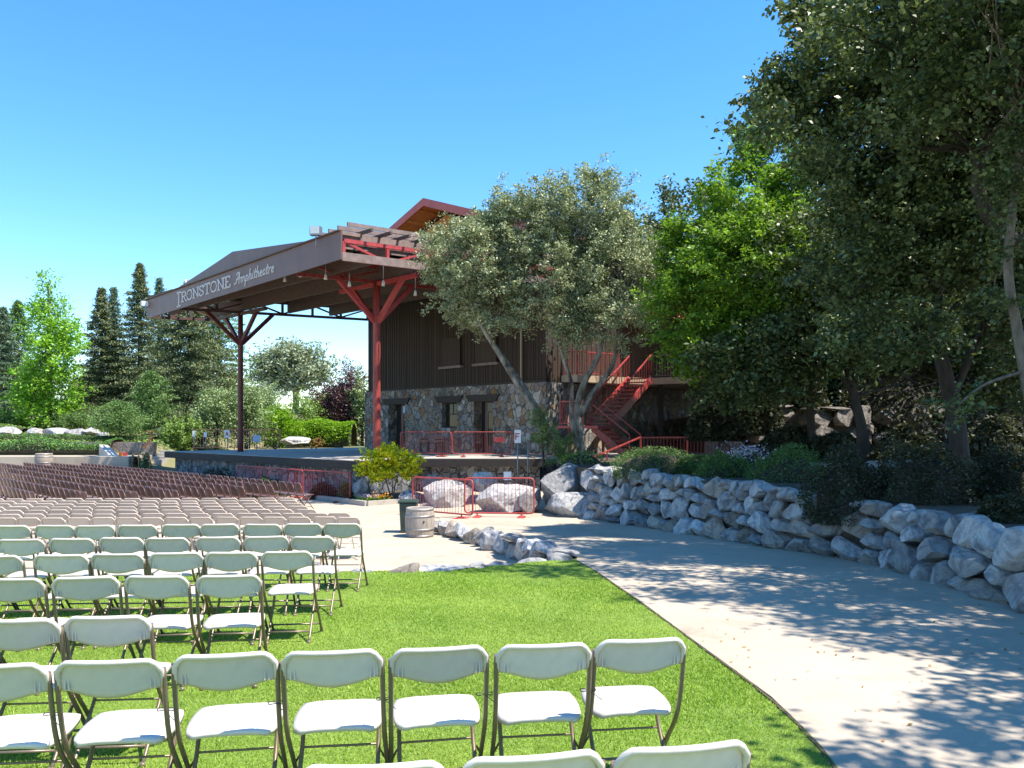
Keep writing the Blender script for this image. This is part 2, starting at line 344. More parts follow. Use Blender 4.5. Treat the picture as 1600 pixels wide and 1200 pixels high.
def lobepts(lobes, nclus, perclus, sig, shell=.55, flat=.65, spray=2.2, gap=.12, void=1.6):
    vol = np.array([l[3]*l[4]*l[5] for l in lobes])**.75; w = vol/vol.sum(); cl = []
    idx = rng.choice(len(lobes), nclus, p=w)
    for i in idx:
        l = lobes[i]; d = rng.normal(size=3); d /= np.linalg.norm(d)
        r = shell+(1-shell)*rng.random()**.6
        q = d*2.2+np.array(l[:3])*.7
        r *= 1+.28*noise.noise(Vector(q))
        cl.append([l[0]+d[0]*l[3]*r, l[1]+d[1]*l[4]*r, l[2]+d[2]*l[5]*r])
    cl = np.array(cl)
    ctr = np.array([l[:3] for l in lobes])[idx]
    sc_ = void/max(.5, float(np.mean([l[3] for l in lobes])))
    keep = np.array([noise.noise(Vector(c)*sc_) > -gap for c in cl]) if gap < 1 else np.ones(len(cl), bool)
    cl = cl[keep]; ctr = ctr[keep]
    out = cl-ctr; out /= np.linalg.norm(out, axis=1)[:, None]+1e-6
    dr = out*.9+rng.normal(size=out.shape)*.55+np.array([0, 0, .12]); dr /= np.linalg.norm(dr, axis=1)[:, None]
    sg = sig*rng.uniform(.6, 1.4, len(cl))
    k = np.repeat(np.arange(len(cl)), perclus)
    t = rng.uniform(-.8, 1, len(k)); ln = (sg*spray)[k]
    p = cl[k]+dr[k]*(t*ln)[:, None]+rng.normal(size=(len(k), 3))*(sg[k]*(.62-.28*t))[:, None]*np.array([1, 1, flat])
    return cl, p
def wob(a, b, k=5, amp=.12, sag=0):
    a = Vector(a); b = Vector(b); L_ = (b-a).length; out = []
    for i in range(k+1):
        t = i/k; p = a.lerp(b, t)+Vector((random.uniform(-1, 1), random.uniform(-1, 1), random.uniform(-1, 1)))*amp*L_*.3*math.sin(math.pi*t)
        p.z += sag*L_*math.sin(math.pi*t); out.append(p)
    return out
def tree(name, base, trunks, lobes, leafmat_, barkmat, label, nclus=300, per=60, sig=.3, size=.06, nlimb=40, limb_r=.035, group=None, cat='tree', shell=.5, flat=.65, ratio=.45, upbias=.4, spray=2.2, gap=.12):
    """trunks: list of (points, r0, r1) world; lobes world ellipsoids"""
    root = thing(name, base, label, cat, group)
    mb = MB(); tips = []
    for pts, r0, r1 in trunks:
        cp = catmull(pts, 5); m = len(cp)
        rs = [r0+(r1-r0)*(i/(m-1))**.8 for i in range(m)]
        if pts[0][2] <= base[2]+.3: rs[0] *= 1.45; rs[1] *= 1.15
        mb.tube(cp, rs, 10); tips += [(cp[i], rs[i]) for i in range(m//2, m)]
    cl, p = lobepts(lobes, nclus, per, sig, shell, flat, spray, gap)
    for c in cl[:nlimb]:
        c = Vector(c); s0, r0 = min(tips, key=lambda q: (q[0]-c).length+random.uniform(0, 1.2))
        rr = min(limb_r*random.uniform(.7, 1.3), r0*.8)
        mb.tube(wob(s0, c, 6, .35, .06), [rr*(1-.8*i/6) for i in range(7)], 5, False)
    mb.build('trunk', barkmat, root)
    leaves('crown', p, leafmat_, root, size, ratio, upbias, None, leafmat_ == L['darkoak'])
    return root
def shrub(name, c, r, leafm, label, n=2500, size=.035, group=None, cat='shrub', core=.8, noisy=.2, stem=True, ratio=.5, boxy=2.0, upbias=.5):
    """c = base centre; r = (rx, ry, height)"""
    root = thing(name, c, label, cat, group); c = Vector(c)
    d = rng.normal(size=(n, 3)); d[:, 2] = np.abs(d[:, 2]); d /= (np.abs(d)**boxy).sum(1)[:, None]**(1/boxy)
    rad = np.array([1+noisy*noise.noise(Vector(q)*2.3+c) for q in d])*rng.uniform(core, 1.0, n)
    p = d*rad[:, None]*np.array([r[0], r[1], r[2]])+np.array(c)
    mb = MB(); m = 10; vs = []; fs = []
    for i in range(7):
        ph = i/6*math.pi/2
        for j in range(m):
            th = 2*math.pi*j/m; q = Vector((math.cos(th)*math.cos(ph), math.sin(th)*math.cos(ph), math.sin(ph)))
            q /= (abs(q.x)**boxy+abs(q.y)**boxy+abs(q.z)**boxy)**(1/boxy)
            k = (core-.06)*(1+noisy*noise.noise(q*2.3+c)); vs.append((c.x+q.x*r[0]*k, c.y+q.y*r[1]*k, c.z-.02+q.z*r[2]*k))
    for i in range(6):
        for j in range(m): fs.append((i*m+j, i*m+(j+1) % m, (i+1)*m+(j+1) % m, (i+1)*m+j))
    mb.add(vs, fs, True); mb.build('branches', M['barkd'], root)
    leaves('foliage', p, leafm, root, size, ratio, upbias)
    return root
def copytree(o, parent=None):
    c = o.copy(); col.objects.link(c); c.parent = parent
    for ch in [x for x in CH.get(o, [])]: copytree(ch, c)
    return c
CH = {}
def regch(root):
    CH[root] = [x for x in bpy.data.objects if x.parent == root]
    for x in CH[root]: regch(x)

for k_ in ('white', 'tan', 'brown'):
    t = M[k_].node_tree; b = t.nodes['Principled BSDF']; src = b.inputs['Base Color'].links[0].from_socket
    oi = t.nodes.new('ShaderNodeObjectInfo'); mr_ = t.nodes.new('ShaderNodeMapRange'); mr_.inputs[3].default_value = .82; mr_.inputs[4].default_value = 1.06
    t.links.new(oi.outputs['Random'], mr_.inputs[0]); cb = t.nodes.new('ShaderNodeCombineColor'); [t.links.new(mr_.outputs[0], cb.inputs[i]) for i in range(3)]
    sp = noisen(t, texco(t, (1, 1, 1), 'World'), 9, 8, .75); sr = ramp(t, [(.60, (1, 1, 1)), (.74, (.80, .76, .70))]); t.links.new(sp.outputs[0], sr.inputs[0])
    c_ = mixc(t, 1.0, src, cb.outputs[0], 'MULTIPLY'); c_ = mixc(t, .8, c_, sr.outputs[0], 'MULTIPLY'); t.links.new(c_, b.inputs['Base Color'])
# uneven colour of a real lawn: dry straw patches in the blades
t = L['grass'].node_tree; b = t.nodes['Principled BSDF']; src = b.inputs['Base Color'].links[0].from_socket
g_ = texco(t, (1, 1, 1), 'World'); n_ = noisen(t, g_, .55, 5, .7); r_ = ramp(t, [(.40, (0, 0, 0)), (.72, (1, 1, 1))]); t.links.new(n_.outputs[0], r_.inputs[0])
c_ = mixc(t, r_.outputs[0], src, (.46, .47, .12)); q_ = mixc(t, .42, src, c_); t.links.new(q_, b.inputs['Base Color'])
# ---------------------------------------------------------------- ground
HP = [(-8, -1.76), (2.5, -1.77), (4.2, -1.79), (7, -1.86), (9.35, -1.91), (11, -1.95), (13, -2.05), (16, -2.22), (20, -2.40), (23, -2.444)]
def hp(y): return interp(HP, y)
PL = -2.45; DK = -1.15
def sm(a, b, x): t = min(1, max(0, (x-a)/(b-a))); return t*t*(3-2*t)
def T(x, y):
    lf = interp([(40.6, -2.6), (41, -1.55), (43.2, -1.5), (43.6, -.95), (50, -.6), (56, -.05), (80, 1), (160, 4), (400, 8)], y)
    md = interp([(40, -2.6), (50, -1.35), (62, -1.25), (72, -.3), (100, 1.), (160, 4), (400, 8)], y)
    rt = interp([(28, -2.6), (29, .45), (60, .5), (75, 3), (160, 6), (400, 10)], y)
    k = sm(-20, -18, x); z = lf*(1-k)+md*k; k = sm(9, 10.5, x); z = z*(1-k)+rt*k
    return z+.12*noise.noise(Vector((x*.2, y*.2, 0)))*(1 if y > 50 else 0)
xs = [-900, -500, -300, -200, -140, -100, -80, -65]+[i*1.0 for i in range(-55, 56)]+[65, 80, 100, 140, 200, 300, 500, 900]
ys = [-60, -30, -10, 0, 10, 20, 26, 27, 28, 28.5, 29, 30, 32, 36, 39, 40, 40.6, 41, 43.2, 43.6, 44, 46, 48, 50, 53, 56, 60, 64, 68, 72, 80, 90, 100, 120, 160, 220, 300, 400, 700, 1500]
v = [(x, y, T(x, y)) for y in ys for x in xs]; n = len(xs)
link('ground', npmesh('ground', v, [(j*n+i, j*n+i+1, (j+1)*n+i+1, (j+1)*n+i) for j in range(len(ys)-1) for i in range(n-1)]), M['terrain'])['kind'] = 'structure'
def struct(name, mb, mat, **k):
    o = mb.build(name, mat, **k); o['kind'] = 'structure'; return o
# plaza
struct('plaza', MB().prism([(-45, 8), (6, 8), (6, 25), (1.5, 29), (1.5, 31.5), (-5, 31.5), (-17.5, 40.45), (-45, 40.45)], -2.7, PL), M['concrete'])
struct('walkway', MB().prism([(-45, 40.5), (-19.5, 40.5), (-19.5, 43.3), (-45, 43.3)], -2.6, -1.42), M['concrete'])
# lawn
EDGE = [(-6, 1.15), (2, 1.5), (3.2, 1.6), (4.0, 1.70), (4.6, 1.76), (5.4, 1.76), (6.6, 1.64), (8.7, 1.42), (10.5, 1.2), (12.2, .98)]
def lx(y): return interp(EDGE, y)
LFAR = [(-18, 9.8), (-8, 10.5), (-3, 10.8), (-1.6, 10.95), (-.5, 11.3), (.3, 11.95), (.95, 12.3), (5, 12.3)]
rows = 46; cols = 60; v = []
for j in range(rows+1):
    for i in range(cols+1):
        s = i/cols; y0 = -6+(18.3*j/rows); xe = lx(y0); x = -18+(xe+18)*s; yf = interp(LFAR, x); y = min(y0, yf)
        x = min(x, lx(y)); v.append((x, y, hp(y)+.012*noise.noise(Vector((x*.6, y*.6, 3)))))
link('lawn', npmesh('lawn', v, [(j*(cols+1)+i, j*(cols+1)+i+1, (j+1)*(cols+1)+i+1, (j+1)*(cols+1)+i) for j in range(rows) for i in range(cols)]), M['turf'])['kind'] = 'structure'
mb = MB(); q = [(x, interp(LFAR, x)) for x in [-18+i*.5 for i in range(39)]]
for (a, b), (c, d) in zip(q, q[1:]):
    if c > 1.0: break
    mb.add([(a, b, -2.6), (c, d, -2.6), (c, d, hp(d)-.01), (a, b, hp(b)-.01)], [(0, 1, 2, 3)])
struct('lawn_bank', mb, M['soil'])
# path
DIV = [(11.8, .98), (13.2, .62), (15.0, .12), (15.9, -.28), (17.9, -1.22), (19.3, -1.95), (24, -1.95)]
WALL = [(-8, 6.2), (1, 5.6), (5, 5.35), (8.2, 5.22), (11.2, 5.2), (14.4, 4.5), (17, 3.75), (19.3, 3.05), (22.5, 1.6), (25, .3)]
v = []; cols = 24; yy = [-6+.3*i for i in range(98)]
for y in yy:
    a = lx(y)+.0 if y < 12.0 else interp(DIV, y); b = interp(WALL, y)+.7
    for i in range(cols+1): v.append((a+(b-a)*i/cols, y, hp(y)+.004))
link('path', npmesh('path', v, [(j*(cols+1)+i, j*(cols+1)+i+1, (j+1)*(cols+1)+i+1, (j+1)*(cols+1)+i) for j in range(len(yy)-1) for i in range(cols)]), M['concrete'])['kind'] = 'structure'
mb = MB(); yk = [-6+.4*i for i in range(46)]
for y0, y1 in zip(yk, yk[1:]): mb.bar((lx(y0)-.015, y0, hp(y0)-.03), (lx(y1)-.025, y1, hp(y1)-.03), .02, .08)
struct('lawn_edging', mb, M['soil'])
mb = MB(); q = [(interp(DIV, y), y) for y in [11.8+.5*i for i in range(16)]]
for (a, b), (c, d) in zip(q, q[1:]): mb.add([(a+.03, b, -2.6), (c+.03, d, -2.6), (c+.03, d, hp(d)), (a+.03, b, hp(b))], [(0, 1, 2, 3)])
struct('path_bank', mb, M['soil'])
# planting bed behind the boulder wall
BT = -1.12
poly = [(interp(WALL, y)+.42, y) for y in (-8, 1, 5, 8.2, 11.2, 14.4, 17, 19.3, 22.5)]+[(1.6, 25), (1.8, 29.2), (2.5, 31), (5, 31), (5, 29.4), (45, 29.4), (45, -8)]
struct('planting_bed', MB().prism(poly, -2.7, BT), M['soil'])
# grass blades
N = 420000; u = rng.random(N)
y = 2.3+(12.2-2.3)*u**1.25; x = np.empty(N)
xr = np.array([lx(a) for a in y])-.02; xl = np.maximum(-.66*y-.3, -8.5); x = xl+(xr-xl)*rng.random(N)
yf = np.interp(x, [a for a, b in LFAR], [b for a, b in LFAR]); dens = np.array([noise.noise(Vector((a*1.3, b_*1.3, 5)))+.5*noise.noise(Vector((a*5, b_*5, 9))) for a, b_ in zip(x[::1], y[::1])]); ok = (y < yf-.03) & (dens > rng.uniform(-1.2, -.1, len(y))); x = x[ok]; y = y[ok]; N = len(x)
z = np.interp(y, [a for a, b in HP], [b for a, b in HP])
hgt = rng.uniform(.010, .026, N); w = rng.uniform(.0016, .0034, N)*(1+y*.12); th = rng.uniform(0, 6.28, N)
lean = rng.normal(size=(N, 2))*.012
base = np.stack([x, y, z-.004], 1); dx = np.stack([np.cos(th)*w, np.sin(th)*w, np.zeros(N)], 1)
tip = base+np.stack([lean[:, 0], lean[:, 1], hgt], 1)
o = link('grass', npmesh('grass', np.stack([base-dx, base+dx, tip], 1).reshape(-1, 3), np.arange(3*N).reshape(N, 3)), L['grass'])
tag(o, 'short mown bright green grass of the lawn under the white chairs', 'grass', kind='stuff')
N = 450; y = rng.uniform(3, 19, N); x = np.array([(lx(a) if a < 12 else interp(DIV, a))+abs(rng.normal())*2.6+.05 for a in y]); x = np.minimum(x, np.array([interp(WALL, a)-.05 for a in y]))
o = leaves('fallen_leaves', np.stack([x, y, np.array([hp(a) for a in y])+.012], 1), L['rustshrub'], None, .018, .5, 6)
tag(o, 'small dry leaves scattered over the concrete path', 'leaves', kind='stuff')
# ---------------------------------------------------------------- rocks
def rockmesh(seed, sub=4, cuts=16, rough=.07):
    import bmesh
    bm = bmesh.new(); bmesh.ops.create_icosphere(bm, subdivisions=sub, radius=1)
    r = random.Random(seed); vs = np.array([v.co[:] for v in bm.verts])
    for k in range(cuts):
        n = np.array([r.gauss(0, 1) for _ in range(3)]); n /= np.linalg.norm(n); d = r.uniform(.50, .80)
        t = vs@n-d; vs -= np.outer(np.maximum(t, 0)*1.0, n)
    for i, v in enumerate(bm.verts):
        p = Vector(vs[i]); q = Vector((seed*3.1, 0, 0))
        nz = noise.fractal(p*1.3+q, 1.0, 2.0, 4)*rough+noise.fractal(p*4.5+q, 1.0, 2.0, 3)*rough*.28
        v.co = p*(1+nz)
    bm.normal_update()
    for e in bm.edges:
        if len(e.link_faces) == 2 and e.calc_face_angle(0) > .42: e.smooth = False
    me = bpy.data.meshes.new('rock'); bm.to_mesh(me); bm.free()
    a = np.empty(len(me.vertices)*3); me.vertices.foreach_get('co', a); a = a.reshape(-1, 3)
    mn, mx = a.min(0), a.max(0); a = (a-(mn+mx)/2)/((mx-mn)/2); me.vertices.foreach_set('co', a.ravel())
    me.polygons.foreach_set('use_smooth', [True]*len(me.polygons)); me.materials.append(M['rock']); me.update(); return me
RK = [rockmesh(i) for i in range(12)]; RKB = [rockmesh(50+i, 5, 20, .08) for i in range(6)]
for me in RK[10:]: me.materials[0] = M['rockw']
def rock(name, c, r, parent=None, rz=None, rx=0, ry=0, i=None, big=False):
    o = bpy.data.objects.new(name, (RKB if big else RK)[(random.randrange(99) if i is None else i) % (6 if big else 12)])
    col.objects.link(o); o.location = Vector(c)-(OFF[parent] if parent else Vector((0, 0, 0))); o.parent = parent
    o.scale = r; o.rotation_euler = (rx, ry, random.uniform(0, 6.28) if rz is None else rz); return o
def drywall(name, curve, zb, zt, label, w=(.36, .75), hh=(.24, .40), lean=.22, group=None, seed=3, depth=.26, cat='stone wall', maxparts=100, part='stone', core=.6, right=True, mat=None):
    """curve: list of (x,y); zb, zt functions of arclength fraction"""
    rr = random.Random(seed); pts = catmull([(a, b, 0) for a, b in curve], 8); Ls = [0]
    for a, b in zip(pts, pts[1:]): Ls.append(Ls[-1]+(b-a).length)
    tot = Ls[-1]
    def at(s):
        s = min(max(s, 0), tot-.001)
        for i in range(len(Ls)-1):
            if s <= Ls[i+1]:
                t = (s-Ls[i])/(Ls[i+1]-Ls[i]); d = (pts[i+1]-pts[i]).normalized(); return pts[i].lerp(pts[i+1], t), d
    root = thing(name, (pts[0].x, pts[0].y, zb(pts[0])), label, cat, group); st = []
    level = {}
    s = 0; heights = [0.0]*int(tot/.1+2)
    # skyline packing: always place at the lowest column
    tops = [zb(at(i*.1)[0])-.05 for i in range(len(heights))]; lim = [zt(at(i*.1)[0]) for i in range(len(heights))]
    for it in range(3000):
        gaps = [(tops[i]-lim[i]) for i in range(len(tops))]
        i0 = min(range(len(tops)), key=lambda i: tops[i]-zb(at(i*.1)[0]) if gaps[i] < -.10 else 99)
        if gaps[i0] >= -.10: break
        W_ = rr.uniform(*w); H_ = rr.uniform(*hh)*(1.25 if W_ < .45 else 1); n_ = max(2, int(W_/.1))
        j0 = i0; j1 = min(len(tops)-1, i0+n_); 
        while j1 > j0+2 and tops[j1]-tops[i0] > .16: j1 -= 1
        while j0 > 0 and j1-j0 < n_ and abs(tops[j0-1]-tops[i0]) < .10: j0 -= 1
        W_ = (j1-j0+1)*.1; zb_ = sum(tops[j0:j1+1])/(j1-j0+1); room = max(lim[j0:j1+1])-zb_
        H_ = min(max(H_*min(1.3, .6+W_), .12), max(room+.05, .12)); 
        if room-H_ < .12 and room < .5: H_ = room+rr.uniform(-.03, .07)
        p, d = at((j0+j1)/2*.1); nrm = Vector((d.y, -d.x, 0))*(1 if right else -1)
        zc = zb_+H_/2; c = p+nrm*(lean*(zc-zb(p))+rr.uniform(-.05, .06)); st.append((W_*H_, (c.x, c.y, zc), (W_/2*1.06, depth*rr.uniform(.8, 1.2), H_/2*1.10), math.atan2(d.y, d.x), rr.uniform(-.12, .12), rr.randrange(12)))
        for j in range(j0, j1+1): tops[j] = zb_+H_
    st.sort(key=lambda a: -a[0]); rest = []
    for k, (A, c, r, rz, ry, i) in enumerate(st):
        if k < maxparts:
            o = rock(part, c, (r[0], r[1], r[2]), root, rz, 0, ry, i)
            if mat: o.material_slots[0].link = 'OBJECT'; o.material_slots[0].material = mat
        else: rest.append((c, r, rz, ry, i))
    if rest:
        vs = []; fs = []; n = 0
        for c, r, rz, ry, i in rest:
            me = RK[i]; a = np.empty(len(me.vertices)*3); me.vertices.foreach_get('co', a); a = a.reshape(-1, 3)*np.array(r)
            cs, sn = math.cos(rz), math.sin(rz); a = np.stack([a[:, 0]*cs-a[:, 1]*sn, a[:, 0]*sn+a[:, 1]*cs, a[:, 2]], 1)+np.array(c)
            f = np.empty(len(me.polygons)*3, np.int32); me.polygons.foreach_get('vertices', f); vs.append(a); fs.append(f.reshape(-1, 3)+n); n += len(a)
        me = npmesh(part, np.concatenate(vs), np.concatenate(fs)); me.polygons.foreach_set('use_smooth', [True]*len(me.polygons))
        o = link(part, me, M['rock'], root); o['kind'] = 'stuff'
    # packed earth core
    mb = MB(); q = [(p, at(l)[1]) for p, l in zip(pts, Ls)]
    vs = []; fs = []
    for p, d in q:
        nrm = Vector((d.y, -d.x, 0))*(1 if right else -1); b = zb(p); t_ = zt(p)-.10
        for s_, z_ in ((.05, b-.2), (.05+lean*(t_-b), t_), (core, t_), (core, b-.2)): vs.append((p.x+nrm.x*s_, p.y+nrm.y*s_, z_))
    for i in range(len(q)-1):
        for k in range(3): fs.append((i*4+k, (i+1)*4+k, (i+1)*4+k+1, i*4+k+1))
    mb.add(vs, fs); mb.build('earth_core', M['soil'], root)
    return root
wl = [(interp(WALL, y), y) for y in (0, 3, 5, 8.2, 11.2, 14.4, 17, 19.3, 21.6)]
wl = [(x+.12, y) for x, y in wl]
struct('upper_bed', MB().prism([(9.2, 29.2), (45, 26), (45, 60), (9.2, 60)], -1.2, .62), M['soil'])
drywall('boulder_wall', wl, lambda p: hp(p.y), lambda p: BT+.04+.10*noise.noise(p*.9), 'long dry stacked wall of grey marbled boulders along the right of the concrete path', maxparts=100, part='boulder', seed=5, w=(.22, .68), hh=(.15, .37))
dv = [(interp(DIV, y), y) for y in (12.3, 13.2, 15.0, 15.9, 17.9, 19.1)]
drywall('stone_divider', dv, lambda p: PL, lambda p: hp(p.y)+.13, 'curved low wall of pale boulders running from the lawn corner to the barrel', maxparts=90, part='boulder', seed=8, right=True, w=(.35, .65), hh=(.22, .38), lean=.05, depth=.24, core=.16)
le = [(x, interp(LFAR, x)) for x in (-10, -6, -3, -1.6, -.5, .3, .9)]
drywall('lawn_edge_wall', le, lambda p: PL, lambda p: hp(p.y)+.04, 'line of flat white stones edging the far side of the lawn', maxparts=90, part='stone', seed=9, right=False, w=(.4, .8), hh=(.14, .26), lean=.0, depth=.2, core=.12)
BG = 'big loose boulders'
def boulder(px, py0, py1, w, d, label, dep=None, i=None, rz=.2, ry=0, zb=None, name='boulder'):
    """top row py0, bottom row py1, width in pixels at depth d"""
    c = P(px, (py0+py1)/2, d); r = (w*d/F/2, dep or w*d/F/2*.8, (py1-py0)*d/F/2)
    o = rock(name, c, r, None, rz, 0, ry, i, True); tag(o, label, 'boulder', BG); return o
boulder(884, 722, 806, 100, 23.6, 'largest pale boulder, tall and slanting, right of the red barriers', i=0, rz=.5, ry=.15)
boulder(925, 768, 818, 150, 22.3, 'long low white boulder lying at the foot of the tallest boulder', i=1, rz=-.1, dep=.75)
boulder(960, 728, 812, 62, 21.6, 'upright grey boulder at the left end of the stacked wall', i=2, rz=.9, dep=.6)
boulder(932, 724, 778, 66, 22.4, 'dark grey boulder behind and above the long low boulder', i=3, rz=.9)
boulder(795, 756, 806, 105, 23.6, 'wide cream boulder behind the right red barrier', i=4, rz=.1, dep=.8)
boulder(700, 748, 802, 78, 25.2, 'pinkish boulder behind the left red barrier', i=5, rz=.3)
boulder(757, 737, 770, 46, 26.6, 'pointed pale boulder behind the poster board', i=1, rz=.3)
boulder(824, 765, 806, 44, 23.0, 'small smooth boulder at the right end of the right barrier', i=3, rz=1.3)
boulder(673, 741, 765, 34, 27.0, 'small blue grey boulder beside the yellow maple', i=2)
boulder(565, 744, 786, 30, 26.9, 'white standing stone above the flower bed', i=0, rz=.2, name='standing_stone')
boulder(640, 765, 800, 40, 26.3, 'grey boulder under the yellow maple', i=5, rz=.8)
# back rock wall among the trees and far left rocks
dw = drywall('terrace_wall', [(8.2, 27.6), (13, 27.2), (19, 26), (26, 25)], lambda p: BT, lambda p: .75+.2*noise.noise(p*.4), 'shaded rough stone terrace wall behind the tree trunks', maxparts=90, part='boulder', seed=12, w=(.6, 1.3), hh=(.35, .6), depth=.4, lean=.1, right=False, mat=M['rock_shade'])
drywall('upper_bed_wall', [(6.6, 17.6), (7.4, 17.5), (9, 17), (11, 15.6), (13, 13)], lambda p: BT, lambda p: -.72, 'low blue grey rock edging half hidden behind the round bushes', maxparts=60, part='stone', seed=15, w=(.35, .7), hh=(.2, .34), depth=.25, lean=.1, right=False)
FR = 'pale rocks on the far left terrace'
for k, (px, y0, y1, w) in enumerate([(10, 667, 682, 40), (58, 669, 683, 26), (90, 669, 684, 44), (118, 670, 682, 34), (140, 668, 681, 26), (160, 675, 688, 18), (252, 668, 682, 24), (262, 676, 694, 34), (284, 690, 702, 24), (238, 690, 712, 30)]):
    o = rock('rock', P(px, (y0+y1)/2, 50), (w*50/F/2, .9, (y1-y0)*50/F/2*1.1), None, .2*k, 0, 0, k)
    tag(o, ['white flat rock at the far left edge', 'small bluish rock second from the left edge', 'long violet grey rock in the terrace line', 'pale wedge rock touching the long grey one', 'white angular rock at the end of the terrace line', 'small rock half covered by the sprawling pine shrub', 'grey rock at the foot of the dark conifer', 'tall white rock above the stage steps', 'pale rock just left of the stage fence', 'broad white rock beside the concrete steps'][k], 'rock', FR)
boulder(462, 682, 696, 46, 50, 'white rock beyond the stage beside the rusty shrub', i=4, dep=1.2)
# ---------------------------------------------------------------- stage, building
UX = Vector((1, -1, 0))/math.sqrt(2); VX = Vector((1, 1, 0))/math.sqrt(2); O0 = Vector((-8.2, 44.35, 0))
def U(a, b, z): return O0+UX*a+VX*b+Vector((0, 0, z))
RZ = R(-45)
def ubox(mb, a0, a1, b0, b1, z0, z1):
    return mb.add([U(a, b, z) for z in (z0, z1) for a, b in ((a0, b0), (a1, b0), (a1, b1), (a0, b1))], [(3, 2, 1, 0), (4, 5, 6, 7), (0, 1, 5, 4), (1, 2, 6, 5), (2, 3, 7, 6), (3, 0, 4, 7)])
def uxy(a, b): p = U(a, b, 0); return (p.x, p.y)
st = thing('stage', U(5, -9.2, PL), 'raised concrete stage platform faced with fieldstone and a dark timber edge', 'stage')
A_ = uxy(-4.3, -9.2); B_ = uxy(13.0, -9.2); C_ = (-3.9, 31.0); D_ = (1.3, 31.0)
outer = [A_, B_, C_, D_, (1.3, 33.0), uxy(25, 3), uxy(25, 28), uxy(-4.3, 28)]
MB().prism(outer, DK-.22, DK).build('deck', M['deck'], st)
def inset(p, q, e): d = (Vector(q)-Vector(p)).normalized(); n_ = Vector((-d.y, d.x)); return (p[0]+n_.x*e, p[1]+n_.y*e)
ow = [uxy(-4.05, -8.85), uxy(12.9, -8.85), (-3.65, 31.35), (1.1, 31.35), (1.1, 33.0), uxy(24.8, 3), uxy(24.8, 27.8), uxy(-4.05, 27.8)]
MB().prism(ow, -2.7, DK-.23).build('stone_face', M['stone_grey'], st)
mb = MB()
for p, q in ((uxy(-4.3, 3), A_), (A_, B_), (B_, C_), (C_, D_)):
    d = (Vector(q)-Vector(p)).normalized(); n_ = Vector((d.y, -d.x))*.05
    mb.bar((p[0]+n_.x, p[1]+n_.y, DK-.17), (q[0]+n_.x, q[1]+n_.y, DK-.17), .10, .30)
mb.build('timber_edge', M['lintel'], st)
for i in range(9): MB().box((-3.6+i*.55, 30.86, DK-.42), (.12, .3, .16)).build('joist', M['lintel'], st)
# building
WH = 2.04; EZ = 8.6; AZ = 11.0; BW = 13.7; BD = 22
bd = thing('barn_building', U(BW/2, 0, DK), 'two storey barn with fieldstone base, dark board walls and red edged gable roof', 'building')
OPEN = [(2.2, 3.67, DK, 1.29), (6.64, 7.8, .05, 1.29), (9.0, 10.35, DK, 1.29)]
mb = MB(); c0 = -.0
cuts = [0]+[x for o in OPEN for x in o[:2]]+[BW]
for i in range(0, len(cuts), 2): ubox(mb, cuts[i], cuts[i+1], 0, .55, DK, 1.29)
for o in OPEN:
    if o[2] > DK+.1: ubox(mb, o[0], o[1], 0, .55, DK, o[2])
ubox(mb, 0, BW, 0, .55, 1.29, WH)
ubox(mb, 0, .5, .55, BD, DK, WH); ubox(mb, BW-.5, BW, .55, BD, DK, WH)
mb.build('stone_wall', M['stone'], bd)
mb = MB(); ubox(mb, .5, BW-.5, .551, .75, DK, WH); ubox(mb, .5, BW-.5, 1.5, 1.7, DK, WH); mb.build('interior', M['void'], bd)
mb = MB(); ubox(mb, .15, BW-.15, .15, BD, WH, EZ-.35)
g = [U(.15, .15, EZ-.35), U(BW-.15, .15, EZ-.35), U(BW/2, .15, AZ-.3), U(.15, BD, EZ-.35), U(BW-.15, BD, EZ-.35), U(BW/2, BD, AZ-.3)]
mb.add(g, [(0, 1, 2), (3, 5, 4), (0, 2, 5, 3), (1, 4, 5, 2)])
bo = random.Random(4)
for i in range(74):
    a = .2+i*(BW-.4)/73+bo.uniform(-.07, .07); ubox(mb, a-.025, a+.025, .132, .15, WH+.02, EZ-.4)
for i in range(64):
    b = .25+i*.34; ubox(mb, BW-.15, BW-.13, b-.025, b+.025, WH+.02, EZ-.4); ubox(mb, .11, .15, b-.03, b+.03, WH+.02, EZ-.4)
mb.build('board_wall', M['boards'], bd)
mb = MB(); ubox(mb, .05, BW-.05, .05, .16, WH, WH+.10); mb.build('sill_beam', M['lintel'], bd)
